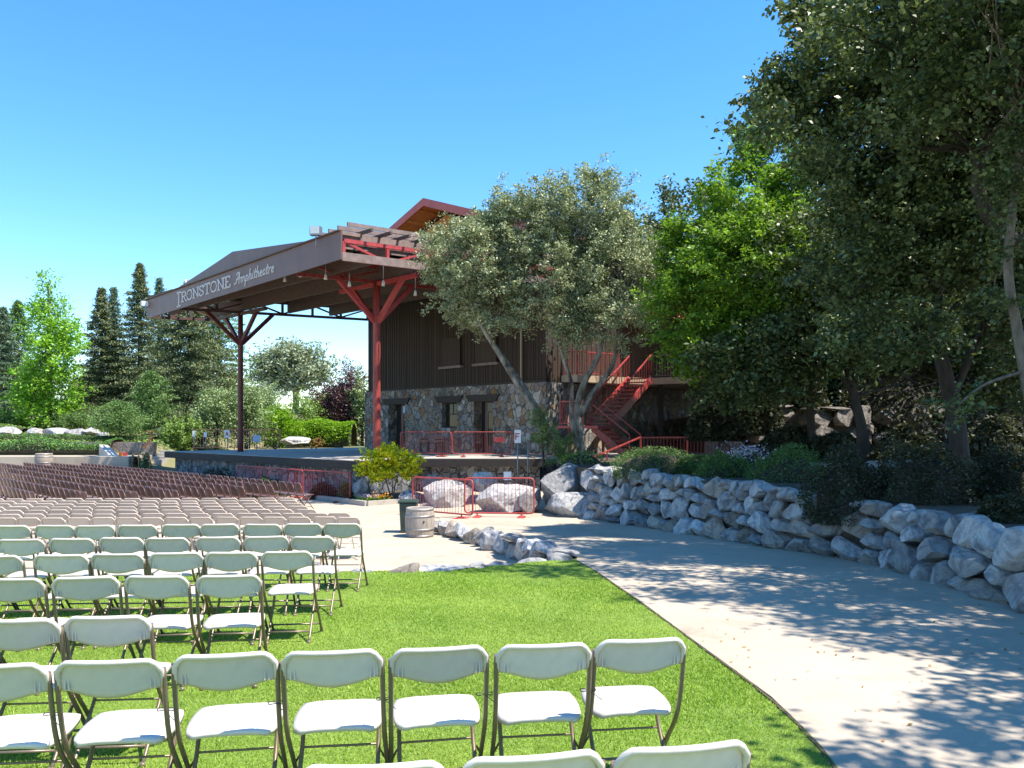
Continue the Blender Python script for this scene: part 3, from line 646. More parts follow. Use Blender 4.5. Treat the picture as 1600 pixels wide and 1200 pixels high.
# roof
mb = MB(); mr = MB(); ms = MB(); b0 = -1.3; ov = 1.0; sl_ = (AZ-EZ)/(BW/2)
def rz_(a): return AZ-abs(a-BW/2)*sl_
for sgn in (-1, 1):
    e = BW/2+sgn*(BW/2+ov); ez = rz_(e); a0, a1 = (e, BW/2) if sgn < 0 else (BW/2, e); z0, z1 = rz_(a0), rz_(a1)
    mb.add([U(a0, b0, z0+.12), U(a1, b0, z1+.12), U(a1, BD+1, z1+.12), U(a0, BD+1, z0+.12), U(a0, b0, z0), U(a1, b0, z1), U(a1, BD+1, z1), U(a0, BD+1, z0)], [(0, 1, 2, 3), (7, 6, 5, 4), (0, 3, 7, 4), (1, 5, 6, 2), (3, 2, 6, 7)])
    mr.add([U(a0, b0-.04, z0-.2), U(a1, b0-.04, z1-.2), U(a1, b0-.04, z1+.18), U(a0, b0-.04, z0+.18), U(a0, b0+.03, z0-.2), U(a1, b0+.03, z1-.2), U(a1, b0+.03, z1+.18), U(a0, b0+.03, z0+.18)], [(0, 1, 2, 3), (7, 6, 5, 4), (3, 2, 6, 7), (1, 0, 4, 5), (0, 3, 7, 4), (1, 5, 6, 2)])
    ms.add([U(a0, b0+.05, z0-.02), U(a1, b0+.05, z1-.02), U(a1, .1, z1-.02), U(a0, .1, z0-.02), U(a0, b0+.05, z0-.06), U(a1, b0+.05, z1-.06), U(a1, .1, z1-.06), U(a0, .1, z0-.06)], [(0, 1, 2, 3), (7, 6, 5, 4), (0, 4, 5, 1), (3, 2, 6, 7), (0, 3, 7, 4), (1, 5, 6, 2)])
    for i in range(8):
        a = a0+(a1-a0)*(i+.5)/8; ms.bar(U(a, b0+.1, rz_(a)-.13), U(a, .1, rz_(a)-.13), .08, .14)
rf = mb.build('roof', M['redroof'], bd); mr.build('rake_board', M['redroof'], bd); ms.build('soffit', M['soffit'], bd)
# orange gable cladding under the rake
mb = MB(); zc = EZ-.35
mb.add([U(.15, .10, zc+.02), U(BW-.15, .10, zc+.02), U(BW/2, .10, AZ-.35)], [(0, 1, 2)])
mb.build('gable_cladding', M['soffit'], bd)
# lintels, doors, windows
for a0, a1, z0, z1 in OPEN:
    mb = MB(); h = .32; e0 = .25; e1 = .38
    q = [(a0-e0, z1), (a1+e0, z1), (a1+e1+.1, z1+h), (a0-e1-.1, z1+h)]
    mb.add([U(a, -.10, z) for a, z in q]+[U(a, .3, z+.001) for a, z in q], [(0, 1, 2, 3), (7, 6, 5, 4), (0, 4, 5, 1), (1, 5, 6, 2), (2, 6, 7, 3), (3, 7, 4, 0)])
    mb.build('lintel', M['lintel'], bd)
for a0, a1 in ((2.95, 3.64), (9.5, 10.30)):
    mb = MB(); b = .30; zt = 1.27; zd = .85; wdt = .10
    for (p, q_) in ((a0, a0+wdt), (a1-wdt, a1)): ubox(mb, p, q_, b, b+.06, DK, zt)
    ubox(mb, a0+wdt, a1-wdt, b, b+.06, DK, DK+.35); ubox(mb, a0+wdt, a1-wdt, b, b+.06, zd-.1, zd); ubox(mb, a0+wdt, a1-wdt, b, b+.06, zt-.06, zt); ubox(mb, a0+wdt, a0+wdt+.09, b, b+.06, DK+.35, zd-.1); ubox(mb, a1-wdt-.09, a1-wdt, b, b+.06, DK+.35, zd-.1)
    dr = mb.build('door', M['door'], bd)
    mb = MB(); ubox(mb, a0+wdt+.09, a1-wdt-.09, b+.02, b+.04, DK+.35, zd-.1); mb.build('pane', M['glass'], dr)
    mb = MB(); ubox(mb, a0+wdt, a1-wdt, b+.02, b+.04, zd, zt-.06); mb.build('transom', M['glass'] if a0 > 5 else M['signsky'], dr)
    mb = MB(); p = U(a0+wdt+.04, b-.06, -.1); mb.tube([p, p+Vector((0, 0, -.25))], .015, 6); mb.build('handle', M['steel'], dr)
a0, a1, z0, z1 = OPEN[1]
mb = MB(); b = .25
for (p, q_, r_, s_) in ((a0, a0+.07, z0, z1), (a1-.07, a1, z0, z1), (a0+.07, a1-.07, z0, z0+.07), (a0+.07, a1-.07, z1-.07, z1), (a0+.07, a1-.07, 1.0-.3, 1.0-.25)): ubox(mb, p, q_, b, b+.06, r_, s_)
ubox(mb, (a0+a1)/2-.02, (a0+a1)/2+.02, b, b+.055, .75, z1-.07)
wn = mb.build('window', M['lintel'], bd); mb = MB(); ubox(mb, a0+.07, a1-.07, b+.02, b+.04, z0+.07, z1-.07); mb.build('pane', M['glass'], wn)
for px0, px1, y0, y1 in ((689, 718, 528, 572), (742, 775, 522, 567)):
    def apx(px): k = (px-800)/F; y = 36.15/(1+k); x = k*y; return ((x+8.2)-(y-44.35))/math.sqrt(2), y
    a0, d0 = apx(px0); a1, d1 = apx(px1); d = (d0+d1)/2; z0 = (670-y1)/F*d; z1 = (670-y0)/F*d
    mb = MB(); ubox(mb, a0, a1, .02, .10, z0, z1); w = mb.build('shutter', M['shutter'], bd)
    mb = MB(); ubox(mb, a0-.15, a1+.15, -.06, .12, z0-.12, z0-.003); mb.build('sill', M['grey_timber'], w)
mb = MB(); p = U(12.2, -.02, 0); mb.tube([(p.x, p.y, WH-.2), (p.x, p.y, 6.8)], .055, 8); mb.build('downspout', M['olivepaint'], bd)
# ---- canopy
FL = Vector((-18.5, 40.5, 5.6)); FRr = Vector((-5.6, 26.3, 5.6)); KB = .048
fdir = (FRr-FL).normalized(); flen = (FRr-FL).length
def inv(p): q = Vector(p)-O0; return q.dot(UX), q.dot(VX)
aL, bL = inv(FL); aR, bR = inv(FRr)
def bf(a): return bL+(bR-bL)*(a-aL)/(aR-aL)
def cz(b): return 5.6+KB*(b+10.5)
cn = thing('stage_canopy', U(5.2, -7, DK), 'large brown timber and steel stage canopy on two branching red posts with raised gable roof', 'canopy')
FH = .94; fn = Vector((fdir.y, -fdir.x, 0));  # towards the audience
if fn.y > 0: fn = -fn
mb = MB(); mb.bar(FL+fn*.03+Vector((0, 0, FH/2)), FRr+fn*.03+Vector((0, 0, FH/2)), .06, FH)
fs_ = mb.build('fascia', M['fascia'], cn)
mb = MB(); L0 = FL+fn*.065; mb.bar(L0+Vector((0, 0, FH+.01)), FRr+fn*.065+Vector((0, 0, FH+.01)), .16, .04); mb.build('drip_edge', M['beam'], cn)
# gable
aG0, aG1, aGc = -2.0, 12.7, 5.3
mb = MB(); zg = 5.6+FH+.06; zp = zg+.78
def gz(a): return zg+(zp-zg)*(1-abs(a-aGc)/((aG1-aG0)/2))
for a0, a1 in ((aG0, aGc), (aGc, aG1)):
    q = []
    for a, b, dz in ((a0, bf(a0)+.25, 0), (a1, bf(a1)+.25, 0), (a1, -.1, .45), (a0, -.1, .45)): q.append(U(a, b, gz(a)+dz))
    mb.add(q+[x+Vector((0, 0, .05)) for x in q], [(3, 2, 1, 0), (4, 5, 6, 7), (0, 1, 5, 4), (1, 2, 6, 5), (2, 3, 7, 6), (3, 0, 4, 7)])
mb.add([U(a, bf(a)+.22, z) for a, z in ((aG0, zg), (aG1, zg), (aGc, zp+.04))]+[U(a, bf(a)+.27, z) for a, z in ((aG0, zg), (aG1, zg), (aGc, zp+.04))], [(0, 1, 2), (5, 4, 3), (0, 3, 4, 1), (1, 4, 5, 2), (2, 5, 3, 0)])
mb.build('gable_roof', M['fascia'], cn)
for i in range(26):
    a = aL+.4+i*(aR-aL-.8)/25; MB().bar(U(a, bf(a)+.05, 5.6+FH+.035), U(a, bf(a)+1.0, 5.6+FH+.07), .07, .12).build('rafter_tail', M['grey_timber'], cn)
# purlins & joists (open lattice left and right, deck in the middle)
def ctop(b): return cz(b)+FH-.02
a = aL+.15
while a < aR+.1:
    mb = MB()
    if not (aG0+.4 < a < aG1-.4): be = -.2 if a > 0 else -6.8; mb.bar(U(a, bf(a)+.15, ctop(bf(a))+.02), U(a, be, ctop(be)+.02), .09, .20)
    else: mb.bar(U(a, bf(a)+.15, ctop(bf(a))-.12), U(a, -.2, ctop(0)-.12), .08, .16)
    mb.build('purlin', M['grey_timber'], cn); a += .74
for k_ in range(4):
    a = aR-.02-k_*.62; MB().bar(U(a, bf(a)+.2, ctop(bf(a))+.30), U(a, -.2, ctop(0)+.30), .06, .14).build('purlin', M['grey_timber'], cn)
b = -9.9
while b < -.3:
    z = ctop(b)+.16
    MB().bar(U(aG1-.3, b, z), U(aR+.22, b, z), .09, .10).build('cross_batten', M['roofdark'], cn); (MB().bar(U(aL-.3, b, z), U(aG0+.3, b, z), .10, .10).build('cross_batten', M['roofdark'], cn) if b < -6.5 else None); b += .8
mb = MB()
mb.add([U(a, b, ctop(b)+.0+dz) for dz in (-.03, 0) for a, b in ((aG0+.3, bf(aG0)+.2), (aG1-1.2, bf(aG1)+.2), (aG1-1.2, -.15), (aG0+.3, -.15))], [(3, 2, 1, 0), (4, 5, 6, 7), (0, 1, 5, 4), (1, 2, 6, 5), (2, 3, 7, 6), (3, 0, 4, 7)])
mb.build('roof_deck', M['roofdark'], cn)
for bb in (-9.0, -6.9, -4.4, -1.9):
    MB().bar(U(aL+.2 if bb < -6 else -.5, bb, cz(bb)+.45), U(aR-.15, bb, cz(bb)+.45), .16, .62 if bb != -9.0 else .5).build('crossbeam', M['beam'], cn)
def truss(a, b0, b1, mat, name='truss', w=.12, npan=5, top=True):
    mb = MB(); mb.bar(U(a, b0, cz(b0)+.06), U(a, b1, cz(b1)+.06), w, .13)
    if top: mb.bar(U(a, b0, cz(b0)+FH-.28), U(a, b1, cz(b1)+FH-.28), w, .13)
    for i in range(npan+1):
        b = b0+(b1-b0)*i/npan; mb.bar(U(a, b, cz(b)+.1), U(a, b, cz(b)+FH-.3), w*.8, .11, up=VX)
        if i < npan:
            c = b0+(b1-b0)*(i+1)/npan
            if i % 2: mb.bar(U(a, b, cz(b)+.1), U(a, c, cz(c)+FH-.3), w*.6, .08)
            else: mb.bar(U(a, b, cz(b)+FH-.3), U(a, c, cz(c)+.1), w*.6, .08)
    return mb.build(name, mat, cn)
truss(aR-.1, bR+.1, -.1, M['red'], npan=6); truss(11, bf(11)+.2, -.1, M['redpost'], npan=5)
truss(-.6, bf(-.6)+.2, .6, M['railgrey'], npan=6); truss(aL+.1, bL+.1, -6.8, M['railgrey'], npan=3)
mb = MB(); mb.bar(U(aR-.02, bR, cz(bR)+.12), U(aR-.02, -.1, cz(0)+.12), .06, .28); mb.build('edge_board', M['grey_timber'], cn)
for a, mat in ((11.0, M['redpost']), (-.6, M['darkpost'])):
    b = -7.0; J = U(a, b, 4.15); mb = MB(); base = U(a, b, DK)
    mb.tube([base, base+Vector((0, 0, .5)), J, U(a, b, cz(b)+.05)], [.17, .155, .15, .14] if a > 5 else [.15, .135, .13, .12], 12)
    pm = mb.build('post', mat, cn)
    for da, db in ((1.75, 0), (-1.75, 0), (0, 1.75), (0, -1.75)):
        mb = MB(); mb.bar(U(a+da*.05, b+db*.05, 4.25), U(a+da, b+db, cz(b+db)+.02), .15, .17); mb.build('brace', M['red'] if a > 5 else M['darkpost'], pm)
    mb = MB(); mb.bar(U(a-2.6, b, cz(b)-.02), U(a+2.6, b, cz(b)-.02), .16, .15); mb.build('header', M['red'] if a > 5 else M['railgrey'], cn)
# lettering
def fpt(px, v_):  # px in photo -> distance along fascia; v_ 0..1 height fraction
    k = (px-800)/F; t = (k*FL.y-FL.x)/((FRr.x-FL.x)-k*(FRr.y-FL.y)); return t*flen
GLY = {'I': (.5, [[(.25, 0), (.25, 1)], [(.05, 0), (.45, 0)], [(.05, 1), (.45, 1)]]),
 'R': (.8, [[(.2, 0), (.2, 1)], [(.02, 0), (.38, 0)], [(.02, 1), (.5, 1), (.68, .9), (.68, .62), (.5, .52), (.2, .52)], [(.42, .52), (.72, .02), (.85, 0)]]),
 'O': (.85, [[(.42, 0), (.16, .12), (.06, .5), (.16, .88), (.42, 1), (.68, .88), (.78, .5), (.68, .12), (.42, 0)]]),
 'N': (.88, [[(.15, 0), (.15, 1)], [(.02, 0), (.3, 0)], [(.0, 1), (.15, 1), (.72, 0), (.72, 1)], [(.58, 1), (.86, 1)]]),
 'S': (.65, [[(.56, .72), (.54, .95), (.32, 1), (.1, .9), (.1, .65), (.3, .54), (.52, .4), (.56, .15), (.32, 0), (.1, .06), (.06, .3)]]),
 'T': (.8, [[(.4, 0), (.4, 1)], [(.24, 0), (.56, 0)], [(.06, .8), (.06, 1), (.74, 1), (.74, .8)]]),
 'E': (.75, [[(.18, 0), (.18, 1)], [(.02, 1), (.62, 1), (.62, .8)], [(.18, .52), (.46, .52)], [(.02, 0), (.66, 0), (.66, .22)]])}
SCR = {'A': (.9, [[(-.1, .12), (.0, .0), (.2, .1), (.62, 1.0), (.66, .0)], [(.22, .42), (.8, .48)], [(.62, 1), (.3, 1.02), (.15, .85)]]),
 'm': (.75, [[(.05, .5), (.1, 0)], [(.08, .38), (.25, .52), (.32, .42), (.32, 0)], [(.32, .38), (.5, .52), (.58, .42), (.58, .05), (.7, .05)]]),
 'p': (.5, [[(.1, .52), (.02, -.4)], [(.1, .4), (.28, .52), (.42, .35), (.3, .02), (.08, .08)]]),
 'h': (.5, [[(.12, 1.0), (.08, 0)], [(.1, .35), (.28, .52), (.38, .4), (.36, .02), (.48, .06)]]),
 'i': (.26, [[(.1, .52), (.1, .04), (.22, .06)], [(.14, .7), (.16, .76)]]),
 't': (.36, [[(.18, .85), (.14, .04), (.3, .06)], [(.02, .55), (.34, .57)]]),
 'e': (.42, [[(.08, .26), (.34, .34), (.3, .5), (.14, .48), (.06, .22), (.18, .0), (.38, .1)]]),
 'a': (.48, [[(.36, .48), (.16, .5), (.06, .22), (.18, .02), (.34, .2), (.38, .5), (.36, .06), (.46, .06)]]),
 'r': (.38, [[(.08, .5), (.08, 0)], [(.08, .34), (.2, .52), (.34, .5)]])}
def fplace(s, h): return FL+fn*.072+fdir*s+Vector((0, 0, h))
def word(text, s0, s1, h0, H, table, wd, slant=0, first=None):
    mb = MB(); tw = sum(table[c][0]*(1.25 if (first and i == 0) else 1) for i, c in enumerate(text)); sc = (s1-s0)/tw; x = s0
    for i, c in enumerate(text):
        wdt, strokes = table[c]; k = 1.25 if (first and i == 0) else 1
        hh = H*(first if (first and i == 0) else 1); zo = h0-(hh-H)*.75
        for st_ in strokes:
            for (p, q) in zip(st_, st_[1:]):
                P1 = fplace(x+(p[0]*k+slant*p[1])*sc, zo+p[1]*hh); P2 = fplace(x+(q[0]*k+slant*q[1])*sc, zo+q[1]*hh)
                vertical = abs(p[0]-q[0]) < .05
                if (P2-P1).length > 1e-4: mb.bar(P1-(P2-P1)*.06, P2+(P2-P1)*.06, wd*(1.7 if vertical and not slant else 1.0), .03, up=fn)
        x += wdt*k*sc
    return mb
wm = word('IRONSTONE', fpt(279, 0), fpt(364, 0), .26, .44, GLY, .055, 0, 1.45); wm.build('lettering', M['letter'], fs_)
wm = word('Amphitheatre', fpt(370, 0), fpt(431, 0), .28, .42, SCR, .05, .18); wm.build('script_lettering', M['letter'], fs_)
# canopy fittings: things of their own
def floodlight(p, aim, label):
    r = thing('floodlight', p, label, 'floodlight', 'floodlights on the canopy'); p = Vector(p)
    mb = MB(); mb.box((0, 0, .26), (.38, .2, .30), aim); h = mb.build('housing', M['steel'], r, world=False)
    mb = MB(); d = Vector((math.sin(aim), -math.cos(aim), 0)); c = d*.112+Vector((0, 0, .28)); mb.box(c, (.32, .01, .24), aim); mb.build('lamp_glass', M['lampglass'], r, world=False)
    mb = MB(); mb.tube([(0, 0, -.3), (0, 0, .1)], .02, 6); mb.build('bracket', M['steel'], r, world=False)
floodlight(FL+fdir*fpt(502, 0)+fn*.2+Vector((0, 0, FH-.05)), R(-8), 'grey floodlight standing on the canopy fascia near its right end')
floodlight(FL+fn*.2+fdir*.1+Vector((0, 0, .45)), R(30), 'grey floodlight clamped to the left end of the canopy fascia')
r = MB(); p = FL+fdir*3.0-fn*.8+Vector((0, 0, FH)); r.tube([p-Vector((0, 0, .9)), p+Vector((0, 0, .75))], .05, 8)
o = r.build('antenna', M['white'], None, origin=p); tag(o, 'short white pole sticking up behind the left part of the canopy fascia', 'antenna')
for i, (px, yt, yb, d) in enumerate([(509, 425, 437, 29.5), (546, 432, 448, 30), (445, 431, 440, 31.5), (469, 424, 433, 31), (599, 415, 447, 30), (649, 430, 462, 31)]):
    p = P(px, yt, d); q = P(px, yb, d); mb = MB()
    n_ = 6
    r = thing('hanging_lamp', p, ['long hanging stage lamp left of the right post', 'short hook lamp beside the right post joint', 'small spot lamp under the fascia, left of the other', 'small spot lamp under the fascia near the red header', 'hook lamp hanging just behind the right post', 'long hanging lamp beside the oak crown'][i], 'stage lamp', 'small lamps hanging under the canopy')
    mb.tube([p+Vector((0, 0, .4)), q+Vector((0, 0, .22))], .018, 5); mb.build('drop_rod', M['steel'], r)
    mb = MB(); mb.lathe([(.03, .22), (.05, .15), (.07, 0)], q, 10); mb.build('lamp_head', M['lampglass'], r)
# ---- rear deck, balcony, stairs
def rail(root, pts, h=1.05, gap=.13, mat=None, posts=True, lower=.10, pr=.012, zoff=0):
    mat = mat or M['red']; mb = MB(); mp = MB(); pts = [Vector(p) for p in pts]
    for p, q in zip(pts, pts[1:]):
        up = Vector((0, 0, h)); lo = Vector((0, 0, lower)); mb.bar(p+up, q+up, .055, .05); mb.bar(p+lo, q+lo, .04, .035)
        n_ = max(2, int((q-p).length/gap))
        for i in range(1, n_): r_ = p.lerp(q, i/n_); mb.bar(r_+lo, r_+up, pr*2, pr*2, up=(1, 0, 0))
    for p in pts: mp.bar(p, p+Vector((0, 0, h+.02)), .07, .07, up=(1, 0, 0))
    mb.build('railing', mat, root)
    for p in pts:
        mp = MB(); mp.bar(p, p+Vector((0, 0, h+.02)), .07, .07, up=(1, 0, 0)); mp.build('rail_post', mat, root)
bl = thing('balcony', P(900, 690, 37), 'rear upper balcony with tan edge and red balustrade at the back of the barn', 'balcony')
BZ = 2.38
b1 = [P(828, 0, 36.4), P(902, 0, 35.2), P(966, 0, 36.6), P(1018, 0, 37.4)]; b1 = [(p.x, p.y) for p in b1]
b2 = [P(1018, 0, 37.4), P(1135, 0, 35.0), P(1250, 0, 34)]; b2 = [(p.x, p.y) for p in b2]
MB().prism(b1+b2[1:]+[(16, 44), (2, 44)], BZ-.30, BZ).build('deck_slab', M['tanpaint'], bl)
rail(bl, [(x, y+.05, BZ) for x, y in b1[:3]]); rail(bl, [(p.x, p.y+.05, BZ) for p in (P(1022, 0, 37.2), P(1075, 0, 36.3), P(1135, 0, 35.1), P(1250, 0, 34.1))], mat=M['railgrey'])
for x, y in ((4.2, 39), (7.0, 37.5), (9.8, 36)): MB().box((x, y, (BZ-.3+DK)/2), (.22, .22, BZ-.3-DK)).build('support_post', M['lintel'], bl)
an = thing('annex_building', (8, 42, DK), 'dark rear wing behind the balcony, mostly hidden under the trees', 'building')
mb = MB(); mb.box((9.5, 47.2, 4.6), (15, 6, 4.4)); mb.build('board_wall', M['boards'], an)
mb = MB(); mb.box((9.5, 47.2, (DK+BZ-.32)/2), (15, 6.4, BZ-.32-DK)); mb.build('lower_wall', M['void'], an)
mb = MB(); mb.add([(1.8, 38.3, 5.3), (17.5, 38.3, 5.3), (17.5, 51.5, 6.8), (1.5, 51.5, 6.8), (1.5, 47.2, 9.0), (17.5, 47.2, 9.0)], [(0, 1, 5, 4), (2, 3, 4, 5), (0, 4, 3), (1, 2, 5), (3, 2, 1, 0)]); mb.build('roof', M['redroof'], an)  # front eave drawn far out over the balcony, shaped to shade its back wall
p = P(1078, 0, 37.8); mb = MB(); mb.box((p.x, 43.9, .05), (1.0, .06, 2.3)); mb.build('door', M['door'], an)
bs = thing('rear_stone_wall', P(860, 700, 36), 'shaded fieldstone wall under the balcony beside the barn', 'stone wall')
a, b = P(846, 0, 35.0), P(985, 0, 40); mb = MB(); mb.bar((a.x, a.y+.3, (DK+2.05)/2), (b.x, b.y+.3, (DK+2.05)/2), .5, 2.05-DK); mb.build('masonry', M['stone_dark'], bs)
pw = thing('stone_pier', P(1160, 700, 31), 'square cut fieldstone wall end to the right of the dark undercroft', 'stone wall')
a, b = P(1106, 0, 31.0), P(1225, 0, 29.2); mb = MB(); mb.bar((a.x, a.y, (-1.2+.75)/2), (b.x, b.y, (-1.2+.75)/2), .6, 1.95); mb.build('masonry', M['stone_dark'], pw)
# stairs
ss = thing('steel_staircase', P(930, 712, 32.5), 'red steel staircase with handrails climbing from the landing to the balcony', 'staircase')
LZ = .12; T0 = P(1000, 0, 36.5); T0.z = BZ; L1 = P(936, 0, 33.2); L1.z = LZ
dirv = (T0-L1); dh = Vector((dirv.x, dirv.y, 0)).normalized(); sd = Vector((dh.y, -dh.x, 0)); hw = .55
for s_ in (-1, 1):
    o_ = sd*hw*s_; mb = MB(); mb.bar(L1+o_+Vector((0, 0, .0)), T0+o_+Vector((0, 0, -.1)), .06, .34); sg = mb.build('stringer', M['red'], ss)
    mb = MB(); up = Vector((0, 0, .98)); mb.bar(L1+o_+up, T0+o_+up, .06, .05)
    for i in range(17):
        p = (L1+o_).lerp(T0+o_, i/16); mb.bar(p+Vector((0, 0, .15)), p+up, .022, .022, up=(1, 0, 0))
    mb.build('handrail', M['red'], sg)
for i in range(12):
    p = L1.lerp(T0, (i+.5)/12); mb = MB(); mb.box((p.x, p.y, p.z), (2*hw-.06, .27, .045), math.atan2(dh.y, dh.x)-math.pi/2); mb.build('tread', M['redpost'], ss)
lc = L1-dh*.6; mb = MB(); mb.box((lc.x-.3, lc.y, LZ-.05), (1.9, 1.3, .1), math.atan2(dh.y, dh.x)-math.pi/2); mb.build('landing', M['red'], ss)
rail(ss, [(lc.x-1.3, lc.y+.1, LZ), (lc.x-.45, lc.y-.75, LZ)], 1.0, .12)
B1 = P(992, 0, 31.6); B1.z = DK-.02; L2 = lc+Vector((.25, -.2, 0)); L2.z = LZ-.1
d2 = (B1-L2); d2h = Vector((d2.x, d2.y, 0)).normalized(); s2 = Vector((d2h.y, -d2h.x, 0))
for s_ in (-1, 1):
    o_ = s2*.5*s_; mb = MB(); mb.bar(L2+o_, B1+o_, .06, .26); sg = mb.build('stringer', M['redpost'], ss)
    mb = MB(); up = Vector((0, 0, .95)); mb.bar(L2+o_+up, B1+o_+up, .05, .045); mb.bar(B1+o_, B1+o_+up, .05, .05, up=(1, 0, 0)); mb.build('handrail', M['redpost'], sg)
for i in range(7):
    p = L2.lerp(B1, (i+.5)/7); mb = MB(); mb.box(p, (.94, .27, .045), math.atan2(d2h.y, d2h.x)-math.pi/2); mb.build('tread', M['redpost'], ss)
for p in (lc+Vector((-.9, .3, 0)), lc+Vector((.4, -.4, 0))):
    mb = MB(); mb.bar((p.x, p.y, DK-.1), (p.x, p.y, LZ-.1), .1, .1, up=(1, 0, 0)); mb.build('support_post', M['redpost'], ss)
# ramp rail
rr_ = thing('ramp_railing', P(1100, 715, 30), 'long dim red railing behind the round bushes with handrail sloping down left', 'railing')
pts = [P(1001, 683, 30), P(1074, 682.5, 29.6), P(1206, 682.5, 28.6)]; rail(rr_, [(p.x, p.y, p.z-1.1) for p in pts], 1.08, .12, M['redpost'])
mb = MB(); mb.bar(P(1001, 683, 30), P(888, 731, 26), .05, .05); mb.build('handrail', M['redpost'], rr_)
for px, t in ((945, .5),):
    p = P(1001, 683, 30).lerp(P(888, 731, 26), t); mb = MB(); mb.bar(p-Vector((0, 0, .9)), p, .05, .05, up=(1, 0, 0)); mb.build('rail_post', M['redpost'], rr_)
# ---- barriers
def barrier(p, q, zb, h, label, group, mat=None, feet=True, gap=.10, r0=.022):
    mat = mat or M['red']; p = Vector((p[0], p[1], zb)); q = Vector((q[0], q[1], zb)); d = (q-p).normalized(); rt = thing('crowd_barrier', (p+q)/2, label, 'barrier', group)
    c = .09; Z = Vector((0, 0, 1)); lo = Z*.14; up = Z*h
    loop = [p+lo+Z*c, p+up-Z*c, p+up-Z*c*.3+d*c*.3, p+up+d*c, q+up-d*c, q+up-Z*c*.3-d*c*.3, q+up-Z*c, q+lo+Z*c, q+lo+Z*c*.3-d*c*.3, q+lo-d*c, p+lo+d*c, p+lo+Z*c*.3+d*c*.3, p+lo+Z*c]
    mb = MB(); mb.tube(loop, r0, 8, False); mb.build('frame', mat, rt)
    mb = MB(); n_ = int((q-p).length/gap)
    for i in range(1, n_): x = p.lerp(q, i/n_); mb.tube([x+lo, x+up], .0065, 5, False)
    mb.build('bars', mat, rt)
    if feet:
        s_ = Vector((d.y, -d.x, 0))
        for e in (.18, .82):
            x = p.lerp(q, e); mb = MB(); mb.tube([x+lo-Z*.0, x+Z*.04], .02, 6); mb.bar(x-s_*.32+Z*.02, x+s_*.32+Z*.02, .06, .02)
            vs = [x+Z*.05-d*.02, x+Z*.05+d*.02]; mb.add([x-s_*.3+Z*.03-d*.11, x-s_*.3+Z*.03+d*.11, x+s_*.3+Z*.03+d*.11, x+s_*.3+Z*.03-d*.11, x+Z*.09], [(0, 1, 4), (1, 2, 4), (2, 3, 4), (3, 0, 4)])
            mb.build('foot', mat, rt)
    return rt
RB = 'red crowd barriers'
barrier((-2.83, 22.7), (-1.05, 21.3), PL, 1.08, 'bright red tube barrier just behind the barrel, left of two in the plaza', RB)
barrier((-1.3, 21.9), (.6, 21.75), PL, 1.1, 'bright red tube barrier before the cream boulder, right of two in the plaza', RB)
pp = [Vector((-5.35, 26.3)), Vector((-7.35, 28.0)), Vector((-9.1, 29.75)), Vector((-10.85, 31.5))]
for (a, b), lb in zip(zip(pp, pp[1:]), ('red barrier in front of the stage, nearest the yellow maple', 'red barrier in front of the stage, middle of three', 'red barrier in front of the stage, farthest left of three')):
    barrier(a, b, PL, 1.0, lb, RB)
pp = [P(626, 0, 31.3), P(706, 0, 30.6), P(799, 0, 31.6)]
db = [((P(626, 0, 34)), (P(705, 0, 32.4))), ((P(707, 0, 32.3)), (P(800, 0, 32.3)))]
for (a, b), lb in zip(db, ('dark red barrier on the stage deck before the window', 'dark red barrier on the stage deck before the right door')):
    barrier((a.x, a.y), (b.x, b.y), DK, 1.02, lb, RB, M['redpost'])
p = P(781, 687, 32.1); o = MB().box(p, (.42, .02, .2)).build('barrier_sign', M['signr'], None, origin=p); tag(o, 'small red sign plate hanging on the deck barrier', 'sign')
a = P(826, 0, 31.6); b = P(862, 0, 31.6)
barrier((a.x, a.y), (b.x, b.y), DK, 1.0, 'short dim barrier at the right end of the stage deck', RB, M['railgrey'])
# left dark fence of the stage
fe = thing('deck_fence', P(370, 705, 44), 'dark metal picket fence along the far left edge of the stage', 'fence')
q0, q1, q2 = P(303, 0, 44), P(390, 0, 45.5), P(437, 0, 47); rail(fe, [(q.x, q.y, DK) for q in (q0, q1, q2)], 1.1, .16, M['railgrey'])
# signs
def stand(px, y0, y1, w, d, base, label, mat=None, letter=None, pole=True, lm=None):
    c = P(px, (y0+y1)/2, d); r = thing('sign', (c.x, c.y, base), label, 'sign', 'signs on thin poles')
    hgt = (y1-y0)*d/F; wd = w*d/F; mb = MB(); mb.box(c, (wd, .02, hgt)); pn = mb.build('panel', mat or M['signw'], r)
    if pole: mb = MB(); mb.tube([(c.x, c.y+.03, base), (c.x, c.y+.03, c.z)], .022, 6); mb.build('pole', M['steel'], r)
    if letter:
        mb = MB(); mb2 = MB(); s = hgt*.5; x0 = c.x-s*.32; z0 = c.z-s*.5; y = c.y-.014
        for (p_, q_) in letter: mb.bar((x0+p_[0]*s, y, z0+p_[1]*s), (x0+q_[0]*s, y, z0+q_[1]*s), .2*s, .006, up=(0, 1, 0))
        mb.build('letter', lm or M['signr'], pn)
    return r
Fl = [((0, 0), (0, 1)), ((0, .93), (.6, .93)), ((0, .5), (.45, .5))]
r = stand(809, 672, 692, 10, 27.0, PL, 'white sign with a letter F on a tall thin pole in front of the deck', letter=Fl)
stand(825, 677, 688, 7, 27.6, PL, 'blank narrow sign on the thin pole right of the letter F sign', M['steel'])
stand(793, 737, 750, 12, 26, PL, 'white poster with green patch standing among boulders behind the right barrier')
Al = [((0, 0), (.3, 1)), ((.3, 1), (.6, 0)), ((.12, .4), (.48, .4))]
stand(355, 672, 684, 8, 43, DK, 'white sign with a red letter A on a pole left of the left canopy post', letter=Al)
stand(303, 673, 683, 4, 43, DK, 'thin white sign at the left end of the deck fence')
